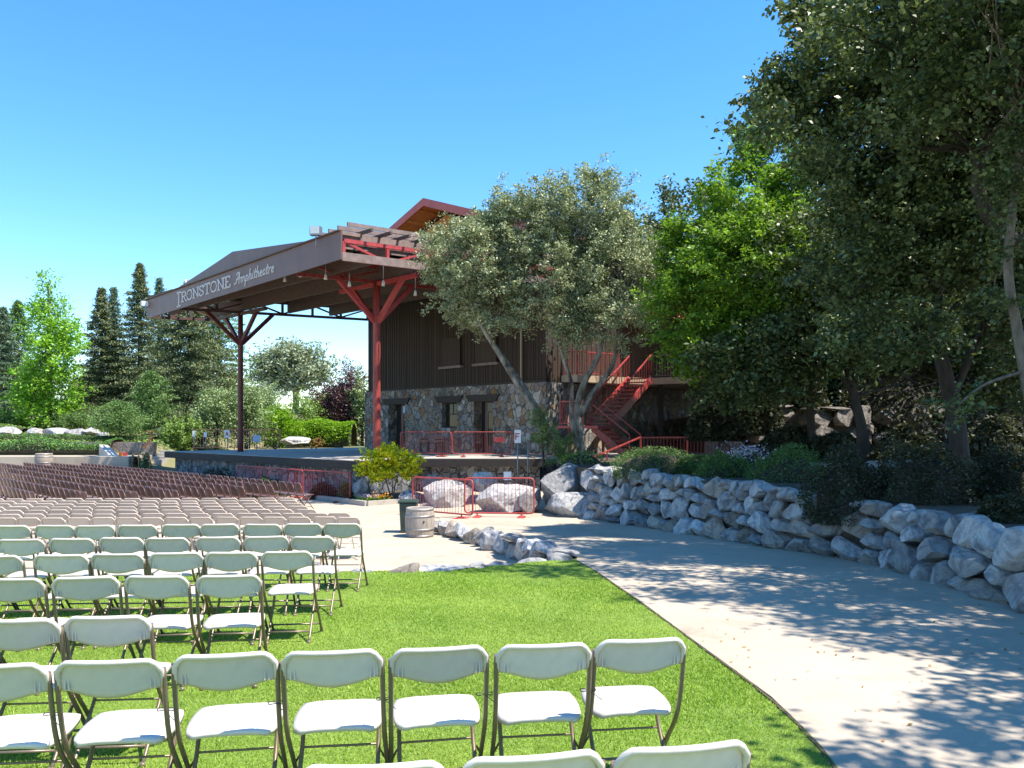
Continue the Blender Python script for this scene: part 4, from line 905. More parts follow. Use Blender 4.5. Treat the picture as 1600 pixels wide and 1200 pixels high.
stand(321, 675, 683, 5, 43, DK, 'thin pale sign between the fence end and the letter A sign')
stand(401, 680, 690, 12, 43.5, DK, 'pale blue wide sign right of the left canopy post', M['signsky'])
# bench on deck
def bench():
    p = U(6.9, -.9, DK); r = thing('bench', p, 'dark wooden slatted bench standing under the stage window', 'bench', rz=RZ)
    mb = MB(); [mb.box((0, -.18+.1*i, .45), (1.3, .08, .03)) for i in range(5)]; mb.build('seat', M['lintel'], r, world=False)
    mb = MB(); [mb.box((0, .28, .58+.11*i), (1.3, .03, .08)) for i in range(3)]; mb.build('backrest', M['grey_timber'], r, world=False)
    for s in (-1, 1):
        mb = MB(); mb.box((s*.58, -.18, .22), (.06, .06, .44)); mb.box((s*.58, .3, .42), (.06, .06, .84)); mb.box((s*.58, .05, .64), (.06, .5, .04)); mb.build('leg_frame', M['lintel'], r, world=False)
bench()
# barrel and bin
def barrel(c, R_, H_, label, half=False):
    r = thing('barrel', c, label, 'barrel', 'wooden barrels'); prof = []
    for i in range(13):
        t = i/12; prof.append((R_*(.83+.17*math.sin(math.pi*(.14+t*.72))**1.0), t*H_))
    prof2 = prof+[(prof[-1][0]-.03, H_), (prof[-1][0]-.035, H_-.04), (.01, H_-.045)]
    mb = MB(); mb.lathe(prof2, (0, 0, 0), 40); mb.build('staves', M['cask'], r, world=False)
    for t in (.05, .27, .72, .94):
        mb = MB(); rr = interp([(p[1], p[0]) for p in prof], t*H_)
        mb.lathe([(rr-.005, t*H_-.022), (rr+.006, t*H_-.022), (rr+.006, t*H_+.022), (rr-.005, t*H_+.022)], (0, 0, 0), 40); mb.build('hoop', M['hoop'], r, world=False)
    if not half: mb = MB(); q = math.radians(-68); mb.tube([(math.cos(q)*R_*.98, math.sin(q)*R_*.98, H_*.55), (math.cos(q)*(R_+.012), math.sin(q)*(R_+.012), H_*.55)], .022, 10); mb.build('bung', M['black'], r, world=False)
barrel(G(656, 838, PL), .335, .66, 'weathered oak barrel standing on the plaza at the end of the boulder divider')
barrel(P(69, 728, 39.3), .41, .62, 'pale half barrel at the far left behind the brown chairs', True)
c = G(641, 833, PL); c.x -= .06; c.y += .18; r = thing('rubbish_bin', c, 'dark green plastic bin standing behind the barrel', 'bin')
mb = MB(); mb.add([(sx*(.17+.03*k), sy*(.17+.03*k), k*.70) for k in (0, 1) for sx, sy in ((-1, -1), (1, -1), (1, 1), (-1, 1))], [(3, 2, 1, 0), (4, 5, 6, 7), (0, 1, 5, 4), (1, 2, 6, 5), (2, 3, 7, 6), (3, 0, 4, 7)]); mb.build('bin_body', M['bin'], r, world=False, bevel=.02)
mb = MB(); mb.box((0, 0, .735), (.46, .46, .06)); mb.build('lid', M['bin'], r, world=False, bevel=.02)
# planter kerb and flower bed
k = [(-7.3, 28.2), (-4.6, 25.25), (-3.55, 26.2), (-3.0, 28.3)]; mb = MB()
for p, q in zip(k, k[1:]): mb.bar((*p, PL+.07), (*q, PL+.07), .16, .17)
struct('kerb', mb, M['kerb']); struct('flower_bed', MB().prism(k+[(-3.9, 30.8), (-6.5, 31)], PL-.1, PL+.08), M['soil'])
# far left: low walls, steps, rusted sculpture, banner
lw = thing('low_retaining_wall', (-25, 43.5, -1.45), 'pale low retaining wall under the spreading juniper at far left', 'stone wall'); mb = MB(); mb.box((-31, 43.55, -1.1), (23, .4, .75)); mb.build('masonry', M['rockw'], lw)
wn_ = thing('white_wall_end', P(165, 715, 42), 'white painted wedge shaped wall end beside the orange banner', 'wall')
a, b = P(155, 0, 42.6), P(175, 0, 40.9); mb = MB(); mb.add([(a.x, a.y, -2.5), (b.x, b.y, -2.5), (b.x, b.y, -1.5), (a.x, a.y, -.85), (a.x+.3, a.y+.3, -2.5), (b.x+.3, b.y+.3, -2.5), (b.x+.3, b.y+.3, -1.5), (a.x+.3, a.y+.3, -.85)], [(0, 1, 2, 3), (7, 6, 5, 4), (3, 2, 6, 7), (1, 5, 6, 2), (0, 3, 7, 4), (0, 4, 5, 1)]); mb.build('masonry', M['white'], wn_)
c = P(193, 716, 41.5); bn = thing('banner', (c.x, c.y, -2.45), 'orange and red banner panel behind the brown chairs', 'banner')
mb = MB(); mb.box((c.x-.13, c.y, -1.62), (.22, .03, .8)); mb.build('orange_half', M['orange'], bn); mb = MB(); mb.box((c.x+.1, c.y, -1.62), (.22, .03, .8)); mb.build('red_half', M['signr'], bn)
mb = MB(); mb.tube([(c.x, c.y+.05, -2.5), (c.x, c.y+.05, -1.2)], .03, 6); mb.build('pole', M['steel'], bn)
mb = MB()
for i in range(8): mb.box((-19.9, 41.6+i*.34, (-2.7-2.3+i*.16)/2), (2.2, .35, .4+i*.16))
sp = mb.build('concrete_steps', M['kerb'], None, origin=(-19.9, 41.6, -2.45)); tag(sp, 'pale concrete steps climbing beside the left end of the stage', 'steps')
hr = thing('step_handrail', P(220, 715, 41), 'thin rust coloured pipe handrail beside the concrete steps', 'railing')
mb = MB(); a, b, c = P(207, 708, 40.8), P(217, 709, 40.8), P(234, 712, 40.8); mb.tube([a, b, c], .03, 6)
for q in (a, b, c): mb.tube([q, (q.x, q.y, -2.45)], .03, 6)
mb.build('pipe_rail', M['rust'], hr)
mb = MB(); q = [P(224, 700, 43), P(232, 690, 43), P(237, 682, 43), P(236, 675, 43), P(235, 674, 43)]; mb.tube(q, .06, 6); mb.bar(P(222, 675, 43), P(243, 674, 43), .08, .05)
o = mb.build('rusted_sculpture', M['rust'], None, origin=q[0]); tag(o, 'bent rusty metal stem with a crossbar above the steps', 'sculpture')
# ---------------------------------------------------------------- chairs
def panel_grid(fn_, nu, nv, th, nrm):
    """closed curved panel from fn_(u,v)->Vector, thickness th along nrm(u,v)"""
    vs = []; fs = []
    for side in (0, 1):
        for j in range(nv+1):
            for i in range(nu+1):
                u = i/nu; w = j/nv; vs.append(fn_(u, w)+nrm(u, w)*th*side)
    n1 = (nu+1)*(nv+1); idx = lambda s, i, j: s*n1+j*(nu+1)+i
    for j in range(nv):
        for i in range(nu):
            fs.append((idx(0, i, j), idx(0, i, j+1), idx(0, i+1, j+1), idx(0, i+1, j))); fs.append((idx(1, i, j), idx(1, i+1, j), idx(1, i+1, j+1), idx(1, i, j+1)))
    for i in range(nu): fs += [(idx(0, i, 0), idx(0, i+1, 0), idx(1, i+1, 0), idx(1, i, 0)), (idx(0, i+1, nv), idx(0, i, nv), idx(1, i, nv), idx(1, i+1, nv))]
    for j in range(nv): fs += [(idx(0, 0, j+1), idx(0, 0, j), idx(1, 0, j), idx(1, 0, j+1)), (idx(0, nu, j), idx(0, nu, j+1), idx(1, nu, j+1), idx(1, nu, j))]
    return vs, fs
TOP = Vector((0, -.235, .80)); JT = Vector((0, -.145, .44)); FT = Vector((0, .20, 0))
def backy(z): return JT.y+(TOP.y-JT.y)*(z-JT.z)/(TOP.z-JT.z)
def make_folding(plastic, tubem, fine=True):
    r = thing('folding_chair', (0, 0, 0), 'x', 'folding chair')
    HWD = .213; n = 20 if fine else 10
    def bk(u, w):
        x = (u*2-1)*HWD*.985; ax = abs(x)/HWD
        zt = .803-(.055*(max(0, ax-.72)/.28)**2.2)
        zb = .672-.034*math.cos(min(1, ax/.85)*math.pi/2)**1.2 if ax < .85 else .672
        z = zb+(zt-zb)*w; y = backy(z)-.032*(1-ax**2)-.0
        if w > .9: y -= .012*(w-.9)/.1
        return Vector((x, y, z))
    vs, fs = panel_grid(bk, n, 8 if fine else 4, .012, lambda u, w: Vector((0, .97, .24)))
    mb = MB(); mb.add(vs, fs, True)
    if fine:
        for s in (-1, 1):
            for xx in (.165, .182): mb.box((s*xx, backy(.70)-.030+.032*(xx/.213)**2-.003, .700), (.006, .012, .045))
    b = mb.build('backrest', plastic, r, world=False)
    # rolled rim over the top tube
    mb = MB(); rim = []
    for i in range(n+1):
        p = bk(i/n, 1.0); rim.append(p+Vector((0, .004, 0)))
    lo = [Vector((-HWD, backy(z), z)) for z in (.68, .72)]; hi = [Vector((HWD, backy(z), z)) for z in (.72, .68)]
    mb.tube(lo+rim+hi, .0125, 8 if fine else 5); mb.build('rim', plastic, b, world=False)
    def st(u, w):
        y = -.15+w*.385; hw = .188+.018*math.sin(min(1, w*1.1)*math.pi)-.05*max(0, (w-.8)/.2)**2-.03*max(0, (.12-w)/.12)**2
        x = (u*2-1)*hw; z = .437+.012*w-.012*math.sin(math.pi*w)*(1-(u*2-1)**2)-.03*max(0, (w-.85)/.15)**2-.010*(abs(u*2-1))**4
        return Vector((x, y, z))
    vs, fs = panel_grid(st, 14 if fine else 8, 14 if fine else 7, -.024, lambda u, w: Vector((0, 0, 1)))
    vs2 = [v for v in vs]; fs = [tuple(reversed(f)) for f in fs]; mb = MB(); mb.add(vs2, fs, True); mb.build('seat', plastic, r, world=False)
    k = 8 if fine else 5
    for s in (-1, 1):
        x = s*(HWD+.004); mb = MB()
        mb.tube(catmull([(x, backy(.76), .76), (x, JT.y, JT.z), (x, .02, .225), (x, .20, .012)], 5), .0115, k); mb.build('side_tube', tubem, r, world=False)
        x = s*.178; mb = MB(); mb.tube(catmull([(x, .16, .425), (x, .10, .405), (x*1.0, .02, .27), (x, -.235, .012)], 5), .0105, k); mb.build('rear_leg', tubem, r, world=False)
        for q in ((s*(HWD+.004), .20, 0), (s*.178, -.235, 0)):
            mb = MB(); mb.tube([(q[0], q[1], 0), (q[0], q[1], .03)], .016, k); mb.build('foot_cap', tubem, r, world=False) if fine else None
    mb = MB(); mb.tube([(-HWD, .147, .08), (HWD, .147, .08)], .008, k); mb.build('crossbar', tubem, r, world=False)
    mb = MB(); mb.tube([(-.178, -.19, .10), (.178, -.19, .10)], .008, k); mb.build('crossbar', tubem, r, world=False)
    mb = MB(); mb.tube([(-HWD, .03, .205), (-.17, .03, .28), (.17, .03, .28), (HWD, .03, .205)], .006, 5); mb.build('hinge_rod', tubem, r, world=False)
    regch(r); return r
protoW = make_folding(M['white'], M['tube']); protoT = make_folding(M['tan'], M['tubew'], False)
used = {'w': False, 't': False}
def place(proto, key, loc, rz, label, group):
    if not used[key]: used[key] = True; o = proto
    else: o = copytree(proto)
    o.location = loc; o.rotation_euler = (random.uniform(-.012, .012), random.uniform(-.012, .012), rz+random.uniform(-.06, .06)); o['label'] = label; o['group'] = group; return o
# white lawn rows: right-most chair (x, y), count
rowsW = [(.50, 2.50, 3, 9.0), (.576, 3.77-.0, 9, 8.5), (-2.15, 4.22, 4, 8.0), (-2.03, 5.63, 6, 6.5), (-1.95, 6.9, 8, 6.5), (-2.01, 8.05, 10, 5.0), (-1.99, 9.35, 12, 4.0)]
RN = ['nearest', 'second nearest', 'third nearest', 'fourth nearest', 'fifth nearest', 'second farthest', 'farthest']
ties = []
for ri, (x0, y0, n, ang) in enumerate(rowsW):
    a = R(ang); pitch = .468
    for i in range(n):
        x = x0-math.cos(a)*pitch*i+random.uniform(-.012, .012); y = y0+.2-math.sin(a)*pitch*i+random.uniform(-.02, .02)
        if (x+.3)/y < -.66: break
        z = hp(y)
        place(protoW, 'w', (x, y, z), a, f"white folding chair, {ordi(i)} from the right in the {RN[ri]} lawn row", 'white folding chairs on the lawn')
        if ri in (0, 1) and i > 0:
            mx = x+math.cos(a)*pitch/2; my = y+math.sin(a)*pitch/2+backy(.56)
            ties.append((mx, my, z+.56, a, ri, i))
for k, (x, y, z, a, ri, i) in enumerate(ties):
    c = Vector((x, y, z)); dx = Vector((math.cos(a), math.sin(a), 0)); dy = Vector((-dx.y, dx.x, 0)); mb = MB()
    lp = [c+dx*.038*math.cos(t)+dy*.02*math.sin(t)+Vector((0, 0, .004*math.sin(3*t))) for t in [j*math.pi/6 for j in range(13)]]
    mb.tube(lp, .0022, 5, False); mb.tube([lp[9], lp[9]-dy*.03+dx*.02+Vector((0, 0, -.01)), lp[9]-dy*.05+dx*.05+Vector((0, 0, -.03))], .0015, 4)
    o = mb.build('cable_tie', M['black'], None, origin=c); tag(o, f"black cable tie joining the {ordi(i-1)} and {ordi(i)} chairs from right, {RN[ri]} row", 'cable tie', 'black cable ties between the white chairs')
# tan plaza rows
rowsT = [(14.9, 544), (15.6, 531), (16.3, 478), (16.98, 466), (17.65, 458), (18.3, 450), (18.98, 448)]
for ri, (y0, px) in enumerate(rowsT):
    x0 = (px-800)/F*y0; a = R(1.6)
    for i in range(30):
        x = x0-.452*i; y = y0+.2-math.sin(a)*.452*i+random.uniform(-.03, .03)
        if (x+.25)/y < -.66: break
        place(protoT, 't', (x, y, PL), a, f"tan folding chair, {ordi(i)} from the right in the {ordi(ri)} tan row past the lawn", 'tan folding chairs on the plaza')
# brown stage rows
def brown_mesh():
    mb = MB(); n = 14
    def bk(u, w):
        t = w*math.pi; hw = .205*math.sin(math.pi*(.16+.68*w))**.55; x = (u*2-1)*hw; z = .50+.33*w
        return Vector((x, -.16-.10*(z-.45)/.38-.05*(1-(u*2-1)**2)*1.0, z))
    vs, fs = panel_grid(bk, 8, 6, .014, lambda u, w: Vector((0, 1, .2))); mb.add(vs, fs, True)
    def st(u, w): return Vector(((u*2-1)*(.19-.03*w*w), -.17+w*.40, .44+.02*w))
    vs, fs = panel_grid(st, 6, 5, -.02, lambda u, w: Vector((0, 0, 1))); mb.add(vs, [tuple(reversed(f)) for f in fs], True)
    return mb
def brown_frame():
    mb = MB()
    for s in (-1, 1):
        x = s*.205; mb.tube([(x, -.24, .74), (x, -.15, .44), (x, .20, 0)], .012, 5); mb.tube([(x*.85, .12, .42), (x*.85, -.24, 0)], .011, 5)
    mb.tube([(-.2, .14, .08), (.2, .14, .08)], .008, 4); mb.tube([(-.175, -.18, .08), (.175, -.18, .08)], .008, 4); return mb
bp = []
for k in range(14):
    c = 17.9-k*1.33
    ylo = max(20.9, 24.2-.7*k)
    lst = []
    y = ylo
    while y < 38.6:
        x = c-y
        if not (28.3 < y < 29.5 and k > 5) and (x+.25)/y > -.655: lst.append((x, y))
        y += .335
    for i, (x, y) in enumerate(lst): bp.append((y, x, k, i))
bp.sort(); protoB = None; rest = []
for j, (y, x, k, i) in enumerate(bp):
    loc = (x, y, PL); rz = R(-45)+random.uniform(-.06, .06)
    if j < 300:
        if protoB is None:
            o = brown_mesh().build('round_backed_chair', M['brown'], None); protoB = o
            f = brown_frame().build('frame', M['brownt'], o); 
        else:
            o = protoB.copy(); col.objects.link(o); f2 = f.copy(); col.objects.link(f2); f2.parent = o
        o.location = loc; o.rotation_euler = (0, 0, rz)
        tag(o, f"brown round backed chair, {ordi(i)} from the right, {ordi(k)} row from the stage", 'chair', 'brown chairs before the stage')
    else: rest.append((x, y, rz))
if rest:
    src = [(protoB, 'back'), (f, 'frame')]; root = None
    for so, nm in src:
        me = so.data; a = np.empty(len(me.vertices)*3); me.vertices.foreach_get('co', a); a = a.reshape(-1, 3); vs = []; fs = []
        base = [tuple(p.vertices) for p in me.polygons]; n = 0
        for x, y, rz in rest:
            cs, sn = math.cos(rz), math.sin(rz); vs.append(np.stack([a[:, 0]*cs-a[:, 1]*sn+x, a[:, 0]*sn+a[:, 1]*cs+y, a[:, 2]+PL], 1)); fs += [tuple(q+n for q in p) for p in base]; n += len(a)
        m2 = bpy.data.meshes.new(nm); m2.from_pydata(np.concatenate(vs).tolist(), [], fs); m2.polygons.foreach_set('use_smooth', [True]*len(m2.polygons))
        if root is None: root = link('distant_chairs', m2, M['brown']); tag(root, 'farthest brown folding chairs of the stage block, too small to count', 'folding chairs', kind='stuff')
        else: link('frame', m2, M['brownt'], root)
print('brown', len(bp))
# ---------------------------------------------------------------- vegetation
def V(px, py, d): p = P(px, py, d); return (p.x, p.y, p.z)
def lobe(px, py, d, rpx, rpy, rd=None):
    p = P(px, py, d); return (p.x, p.y, p.z, rpx*d/F, rd or rpx*d/F*.9, rpy*d/F)
D = 26.5
tree('oak_tree', V(905, 722, D), [
  ([V(906, 728, D), V(908, 690, D), V(903, 640, D), V(912, 600, D-.3), V(935, 555, D-.5), V(945, 500, D-.3)], .18, .07),
  ([V(905, 650, D), V(925, 615, D+.2), V(955, 575, D+.4), V(968, 520, D+.4), V(975, 470, D)], .12, .05),
  ([V(880, 722, D+.4), V(868, 690, D+.3), V(842, 650, D), V(812, 605, D-.2), V(775, 545, D-.4), V(748, 500, D-.5), V(738, 460, D-.5)], .15, .06),
  ([V(850, 660, D+.1), V(825, 615, D+.2), V(795, 570, D+.3), V(765, 528, D+.3), V(742, 500, D+.3)], .10, .045),
  ([V(902, 700, D-.2), V(893, 650, D-.3), V(893, 600, D-.5), V(880, 560, D-.5), V(872, 520, D-.5)], .10, .045)],
  [lobe(735, 400, D-.5, 78, 68), lobe(700, 380, D-.8, 45, 48), lobe(770, 480, D-.3, 70, 45), lobe(720, 450, D-.5, 50, 50), lobe(880, 340, D, 95, 55), lobe(930, 320, D, 70, 55), lobe(860, 430, D-.3, 95, 75), lobe(950, 430, D-.3, 85, 85), lobe(945, 500, D-.6, 80, 36), lobe(830, 300+50, D+.3, 60, 45), lobe(990, 400, D+.5, 45, 60), lobe(885, 510, D-.8, 28, 45), lobe(800, 360, D, 60, 60)],
  L['oak'], M['barkl'], 'grey green multi trunk live oak with a leaning left trunk in front of the barn', nclus=2000, per=105, sig=.18, size=.052, nlimb=110, limb_r=.03, shell=.5, gap=.16)
# right-hand grove
D = 23.5
tree('green_tree', V(1268, 712, D), [([V(1268, 716, D), V(1266, 640, D), V(1262, 560, D), V(1255, 450, D), V(1230, 330, D)], .14, .06)],
  [lobe(1110, 400, D, 75, 70), lobe(1090, 480, D-.5, 75, 80), lobe(1160, 320, D, 75, 75), lobe(1220, 250, D+.5, 65, 70), lobe(1190, 420, D-1, 110, 110), lobe(1120, 540, D-.5, 85, 55), lobe(1270, 330, D, 90, 100), lobe(1260, 500, D-.5, 110, 90), lobe(1180, 225, D+1, 30, 38), lobe(1060, 440, D+.3, 45, 60), lobe(1070, 370, D+.5, 30, 30)],
  L['zelkova'], M['barkd'], 'bright yellow green leafy tree rising between the live oak and the dark oak', nclus=1800, per=85, sig=.2, size=.068, nlimb=60, shell=.6)
D = 21
tree('shade_tree', V(1345, 714, D), [([V(1347, 720, D), V(1346, 670, D), V(1335, 620, D), V(1325, 560, D), V(1345, 470, D)], .17, .07), ([V(1335, 620, D), V(1305, 570, D), V(1280, 520, D)], .09, .04)],
  [lobe(1290, 520, D, 110, 70), lobe(1380, 480, D, 110, 90), lobe(1180, 560, D+1, 90, 45), lobe(1300, 400, D, 110, 90), lobe(1450, 400, D+2, 120, 100), lobe(1150, 610, D+3, 70, 25), lobe(1200, 590, D+1, 80, 40), lobe(1350, 545, D-1, 90, 40), lobe(1440, 560, D+2, 90, 50), lobe(1560, 570, D+1, 90, 70)],
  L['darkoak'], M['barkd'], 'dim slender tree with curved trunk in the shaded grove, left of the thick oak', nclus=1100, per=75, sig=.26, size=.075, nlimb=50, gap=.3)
D = 16.5
tree('oak_tree', V(1495, 722, D), [([V(1500, 735, D), V(1494, 660, D), V(1478, 590, D), V(1462, 510, D), V(1470, 420, D), V(1500, 300, D)], .21, .08), ([V(1488, 620, D), V(1510, 570, D), V(1530, 520, D), V(1550, 430, D)], .09, .04), ([V(1465, 520, D), V(1430, 460, D), V(1400, 400, D-1)], .09, .04)],
  [lobe(1300, 130, D, 90, 75, 1.8), lobe(1400, 60, D, 120, 100), lobe(1370, 240, D-.5, 110, 90), lobe(1480, 200, D, 130, 120), lobe(1420, 370, D-1, 120, 90), lobe(1540, 360, D-1, 100, 100), lobe(1340, 440, D-1, 80, 60), lobe(1400, 520, D-2, 100, 40), lobe(1240, 125, D, 45, 32, 1.0), lobe(1560, 80, D, 130, 120), lobe(1450, -40, D, 160, 90), lobe(1640, 250, D, 120, 160), lobe(1260, 12, D-1.5, 55, 18, 1.0), lobe(1205, 140, D, 26, 16, .5), lobe(1215, 165, D+.5, 22, 14, .4), lobe(1340, 310, D, 60, 70), lobe(1240, 175, D, 40, 30, .7), lobe(1620, 480, D-.5, 90, 80)],
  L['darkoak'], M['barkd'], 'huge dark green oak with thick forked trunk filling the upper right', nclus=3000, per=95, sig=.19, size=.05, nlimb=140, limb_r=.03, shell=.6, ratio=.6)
D = 11.5
tree('oak_tree', V(1600, 760, D), [([V(1625, 770, D), V(1612, 640, D), V(1590, 520, D), V(1575, 400, D), V(1600, 200, D)], .10, .05), ([V(1600, 580, D), V(1540, 600, D), V(1500, 630, D-.2)], .03, .012)],
  [lobe(1570, 250, D, 60, 60, .8), lobe(1590, 450, D, 45, 50, .6), lobe(1560, 0, D, 130, 90, 1.6), lobe(1700, 100, D, 150, 200), lobe(1500, 622, D, 26, 20, .3), lobe(1640, -150, D, 220, 130), lobe(1590, 390, D, 50, 50)],
  L['darkoak'], M['bark'], 'slim leaning oak at the right edge with pale sunlit leaf sprays', nclus=700, per=85, sig=.17, size=.038, nlimb=60, limb_r=.02, ratio=.6)
# trees right of the frame that throw the dappled shade
def offtree(x, y, h, r, nclus, lab, extra=None, per=110, lean=0):
    lobes = [(x+dx*r, y+dy*r, BT+h+dz*r, r*.55, r*.5, r*.38) for dx, dy, dz in ((0, 0, .2), (.6, .1, 0), (-.55, 0, 0), (0, .6, 0), (0, -.6, -.05), (.3, .5, .3), (-.3, -.4, .25))]+(extra or [])
    tree('oak_tree', (x+lean, y, BT), [([(x+lean, y, BT-.05), (x+lean*.9, y, BT+h*.35), (x-.15, y+.1, BT+h*.7), (x, y, BT+h)], .2, .08)], lobes, L['darkoak'], M['barkd'], lab, nclus=nclus, per=per, sig=.24, size=.052, nlimb=50, ratio=.6)
offtree(8.2, 2.5, 5.4, 3.5, 560, 'oak beside the near right side of the path, its shade falling on the concrete')
offtree(8.9, 8.4, 6.4, 3.6, 560, 'oak above the boulder wall at the right edge, upper crown only', extra=[(4.7, 9.9, BT+7.4, 1.5, .9, .6), (5.6, 9.5, BT+7.2, 1.2, .9, .6), (3.9, 11.2, BT+8.6, 1.2, .9, .5)])
offtree(8.2, 13.4, 6.8, 3.8, 620, 'oak behind the boulder wall whose crown shades the middle of the path', lean=3.2)
offtree(17, 21, 7.5, 4.5, 500, 'dark oak at the far right behind the shaded grove')
tree('oak_tree', (8.6, 32.5, DK), [([(8.6, 32.5, DK), (8.7, 32.4, 2), (8.4, 32.2, 6)], .2, .1)], [(8.5, 31.5, 5.5, 3.2, 2.5, 3), (6.3, 31.5, 6.0, 2, 2, 2.2), (10.5, 31.5, 5, 3, 2, 3), (6.2, 31.2, 4.3, 1.6, 1.5, 1.4), (5.2, 33, 6.5, 2, 2, 2), (4.6, 32.6, 8.0, 2.2, 1.8, 1.2), (7.5, 33, 8.5, 2.4, 2, 1.5)], L['darkoak'], M['barkd'], 'dark tree added beside the balcony for shade, between live oak and stone pier', nclus=800, per=75, sig=.26, size=.08, nlimb=40)  # gap-filling tree added to shade the balcony; hidden high lobe shades the barn
tree('oak_tree', (24, 33, 1), [([(24, 33, .6), (24, 33, 6)], .3, .15)], [(24, 33, 5, 6, 4, 5), (15, 33, 4, 5, 3, 4.0), (19, 32, 8, 6, 4, 4), (12, 34, 5, 4, 3, 5), (29, 32, 4, 6, 4, 5), (20, 34, 3, 7, 2.5, 2.6), (12, 31.5, 2.2, 3.5, 1.5, 2), (26, 31, 2.5, 6, 1.5, 2.5), (17, 31.5, 2.0, 4, 1.5, 2)], L['darkoak'], M['barkd'], 'broad dark tree behind the stone terrace wall', nclus=2200, per=60, sig=.4, size=.12, gap=2)
# dark understory filling the grove
US = 'shrubs under the shaded grove'
for k, (px, py, d, rw, rh) in enumerate([(1120, 650, 27, 45, 60), (1170, 640, 26.5, 50, 62), (1240, 715, 24, 60, 40), (1310, 715, 23, 50, 34), (1420, 720, 20, 60, 44), (1560, 715, 18, 60, 60), (1230, 600, 28.5, 60, 60), (1420, 640, 28.5, 120, 90), (1600, 640, 27, 120, 110)]):
    c = P(px, py, d); h = rh*d/F*1.6
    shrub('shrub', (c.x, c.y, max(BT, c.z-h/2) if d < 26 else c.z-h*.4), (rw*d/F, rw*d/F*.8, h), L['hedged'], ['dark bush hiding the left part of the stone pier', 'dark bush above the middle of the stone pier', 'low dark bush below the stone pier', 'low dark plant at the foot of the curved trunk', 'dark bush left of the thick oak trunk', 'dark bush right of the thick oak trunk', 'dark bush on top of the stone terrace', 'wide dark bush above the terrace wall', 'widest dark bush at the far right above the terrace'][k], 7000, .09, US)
# bed shrubs along the wall
BS = 'rounded bushes above the boulder wall'
bush = [(1020, 702, 748, 105, 20.3, 'hedge', 'long clipped bush above the left end of the boulder wall', 3.0), (1130, 708, 760, 78, 18.6, 'hedge', 'round clipped bush left of the pale lilac flowers', 2.3), (1232, 702, 772, 112, 17, 'hedge', 'large round clipped bush right of the lilac flowers', 2.4), (1330, 715, 835, 130, 12.6, 'hedged', 'dark drooping bush spilling over the wall to the path', 2.0), (1448, 704, 800, 150, 12.2, 'hedged', 'tall brown green bush behind the middle of the boulder wall', 2.2), (1575, 702, 790, 110, 12.4, 'hedged', 'dark bush on the right, above the tallest stones', 2.2), (1575, 780, 835, 80, 9.6, 'hedged', 'low rusty brown plant over the wall at the right edge', 2.0), (1088, 712, 745, 60, 20, 'hedge', 'small clipped bush between the long and the round bush', 2.3)]
for px, y0, y1, w, d, mt, lb, bx in bush:
    c = P(px, y1, d); zb_ = max(c.z, BT-.35); h = (670-y0)/F*d-zb_
    shrub('bush', (c.x, c.y, zb_), (w*d/F/2*1.18, min(.9, w*d/F/2*.9), h*1.06), L[mt], lb, 9000 if mt == 'hedge' else 12000, .022 if mt == 'hedge' else .026, BS, cat='bush', core=.8, noisy=.4 if mt == 'hedged' else .24, boxy=bx)
# bush spill over the wall face
c = P(1300, 800, 12.2); 
shrub('flowering_plant', P(1166, 728, 18.8), (.42, .3, .42), L['hedge'], 'clump of pale lilac flowers between two round bushes', 900, .03, cat='flowers')
fr = [o for o in bpy.data.objects if o.name.startswith('flowering_plant')][0]
pts = np.array(P(1166, 725, 18.7))+rng.normal(size=(500, 3))*np.array([.26, .18, .10])+np.array([0, 0, .25]); leaves('blossom', pts, L['flow'], fr, .026, .8)
# pine shrub right of deck
D = 26.3
tree('pine_shrub', V(850, 728, D), [([V(850, 730, D), V(848, 700, D), V(846, 670, D)], .05, .02)], [lobe(850, 668, D, 22, 24), lobe(868, 700, D, 34, 26), lobe(845, 640, D, 14, 18), lobe(880, 716, D, 30, 14)], L['greenconifer'], M['barkd'], 'feathery young pine in front of the oak trunks', 120, 60, .12, .06, 12, .015, cat='shrub', ratio=.15)
shrub('bush', V(912, 728, 25.5), (.8, .5, .5), L['shrub'], 'small light green plant at the foot of the oak trunks', 900, .035, cat='bush')
# yellow maple
D = 26.9
tree('maple_tree', V(613, 778, D), [([V(612, 785, D), V(606, 760, D), V(596, 735, D), V(585, 720, D)], .03, .012), ([V(614, 785, D), V(618, 755, D), V(628, 730, D), V(640, 712, D)], .03, .012), ([V(613, 785, D), V(613, 750, D), V(612, 715, D)], .025, .01)],
  [lobe(585, 722, D, 27, 16), lobe(612, 712, D, 24, 14), lobe(638, 718, D, 22, 14), lobe(600, 740, D, 32, 12), lobe(628, 738, D, 26, 10), lobe(575, 734, D, 16, 10)], L['yellow'], M['bark'], 'small yellow maple with thin stems growing in the kerbed bed by the stage', 300, 46, .065, .042, 34, .01, ratio=.7, flat=.5, gap=.25, spray=3.2)
for lb, mt, pxs, nm in (('orange marigolds blooming at the right of the flower bed', 'flo', [(593, 777)], 'flowers'), ('white and pink flowers at the foot of the standing stone', 'flp', [(572, 778), (583, 779)], 'flowers')):
    c = P(*pxs[0], 26.0); rt = thing('flower_clump', (c.x, c.y, PL+.08), lb, 'flowers', 'flowers of the kerbed bed'); gp = []; fp = []
    for a, b in pxs:
        q = P(a, b, 26.0); gp.append(np.array([q.x, q.y, PL+.15])+rng.normal(size=(350, 3))*np.array([.16, .12, .05])); fp.append(np.array([q.x, q.y, PL+.25])+rng.normal(size=(110, 3))*np.array([.16, .12, .05]))
    leaves('foliage', np.concatenate(gp), L['lime'], rt, .03); leaves('blossom', np.concatenate(fp), L[mt], rt, .026, .9)
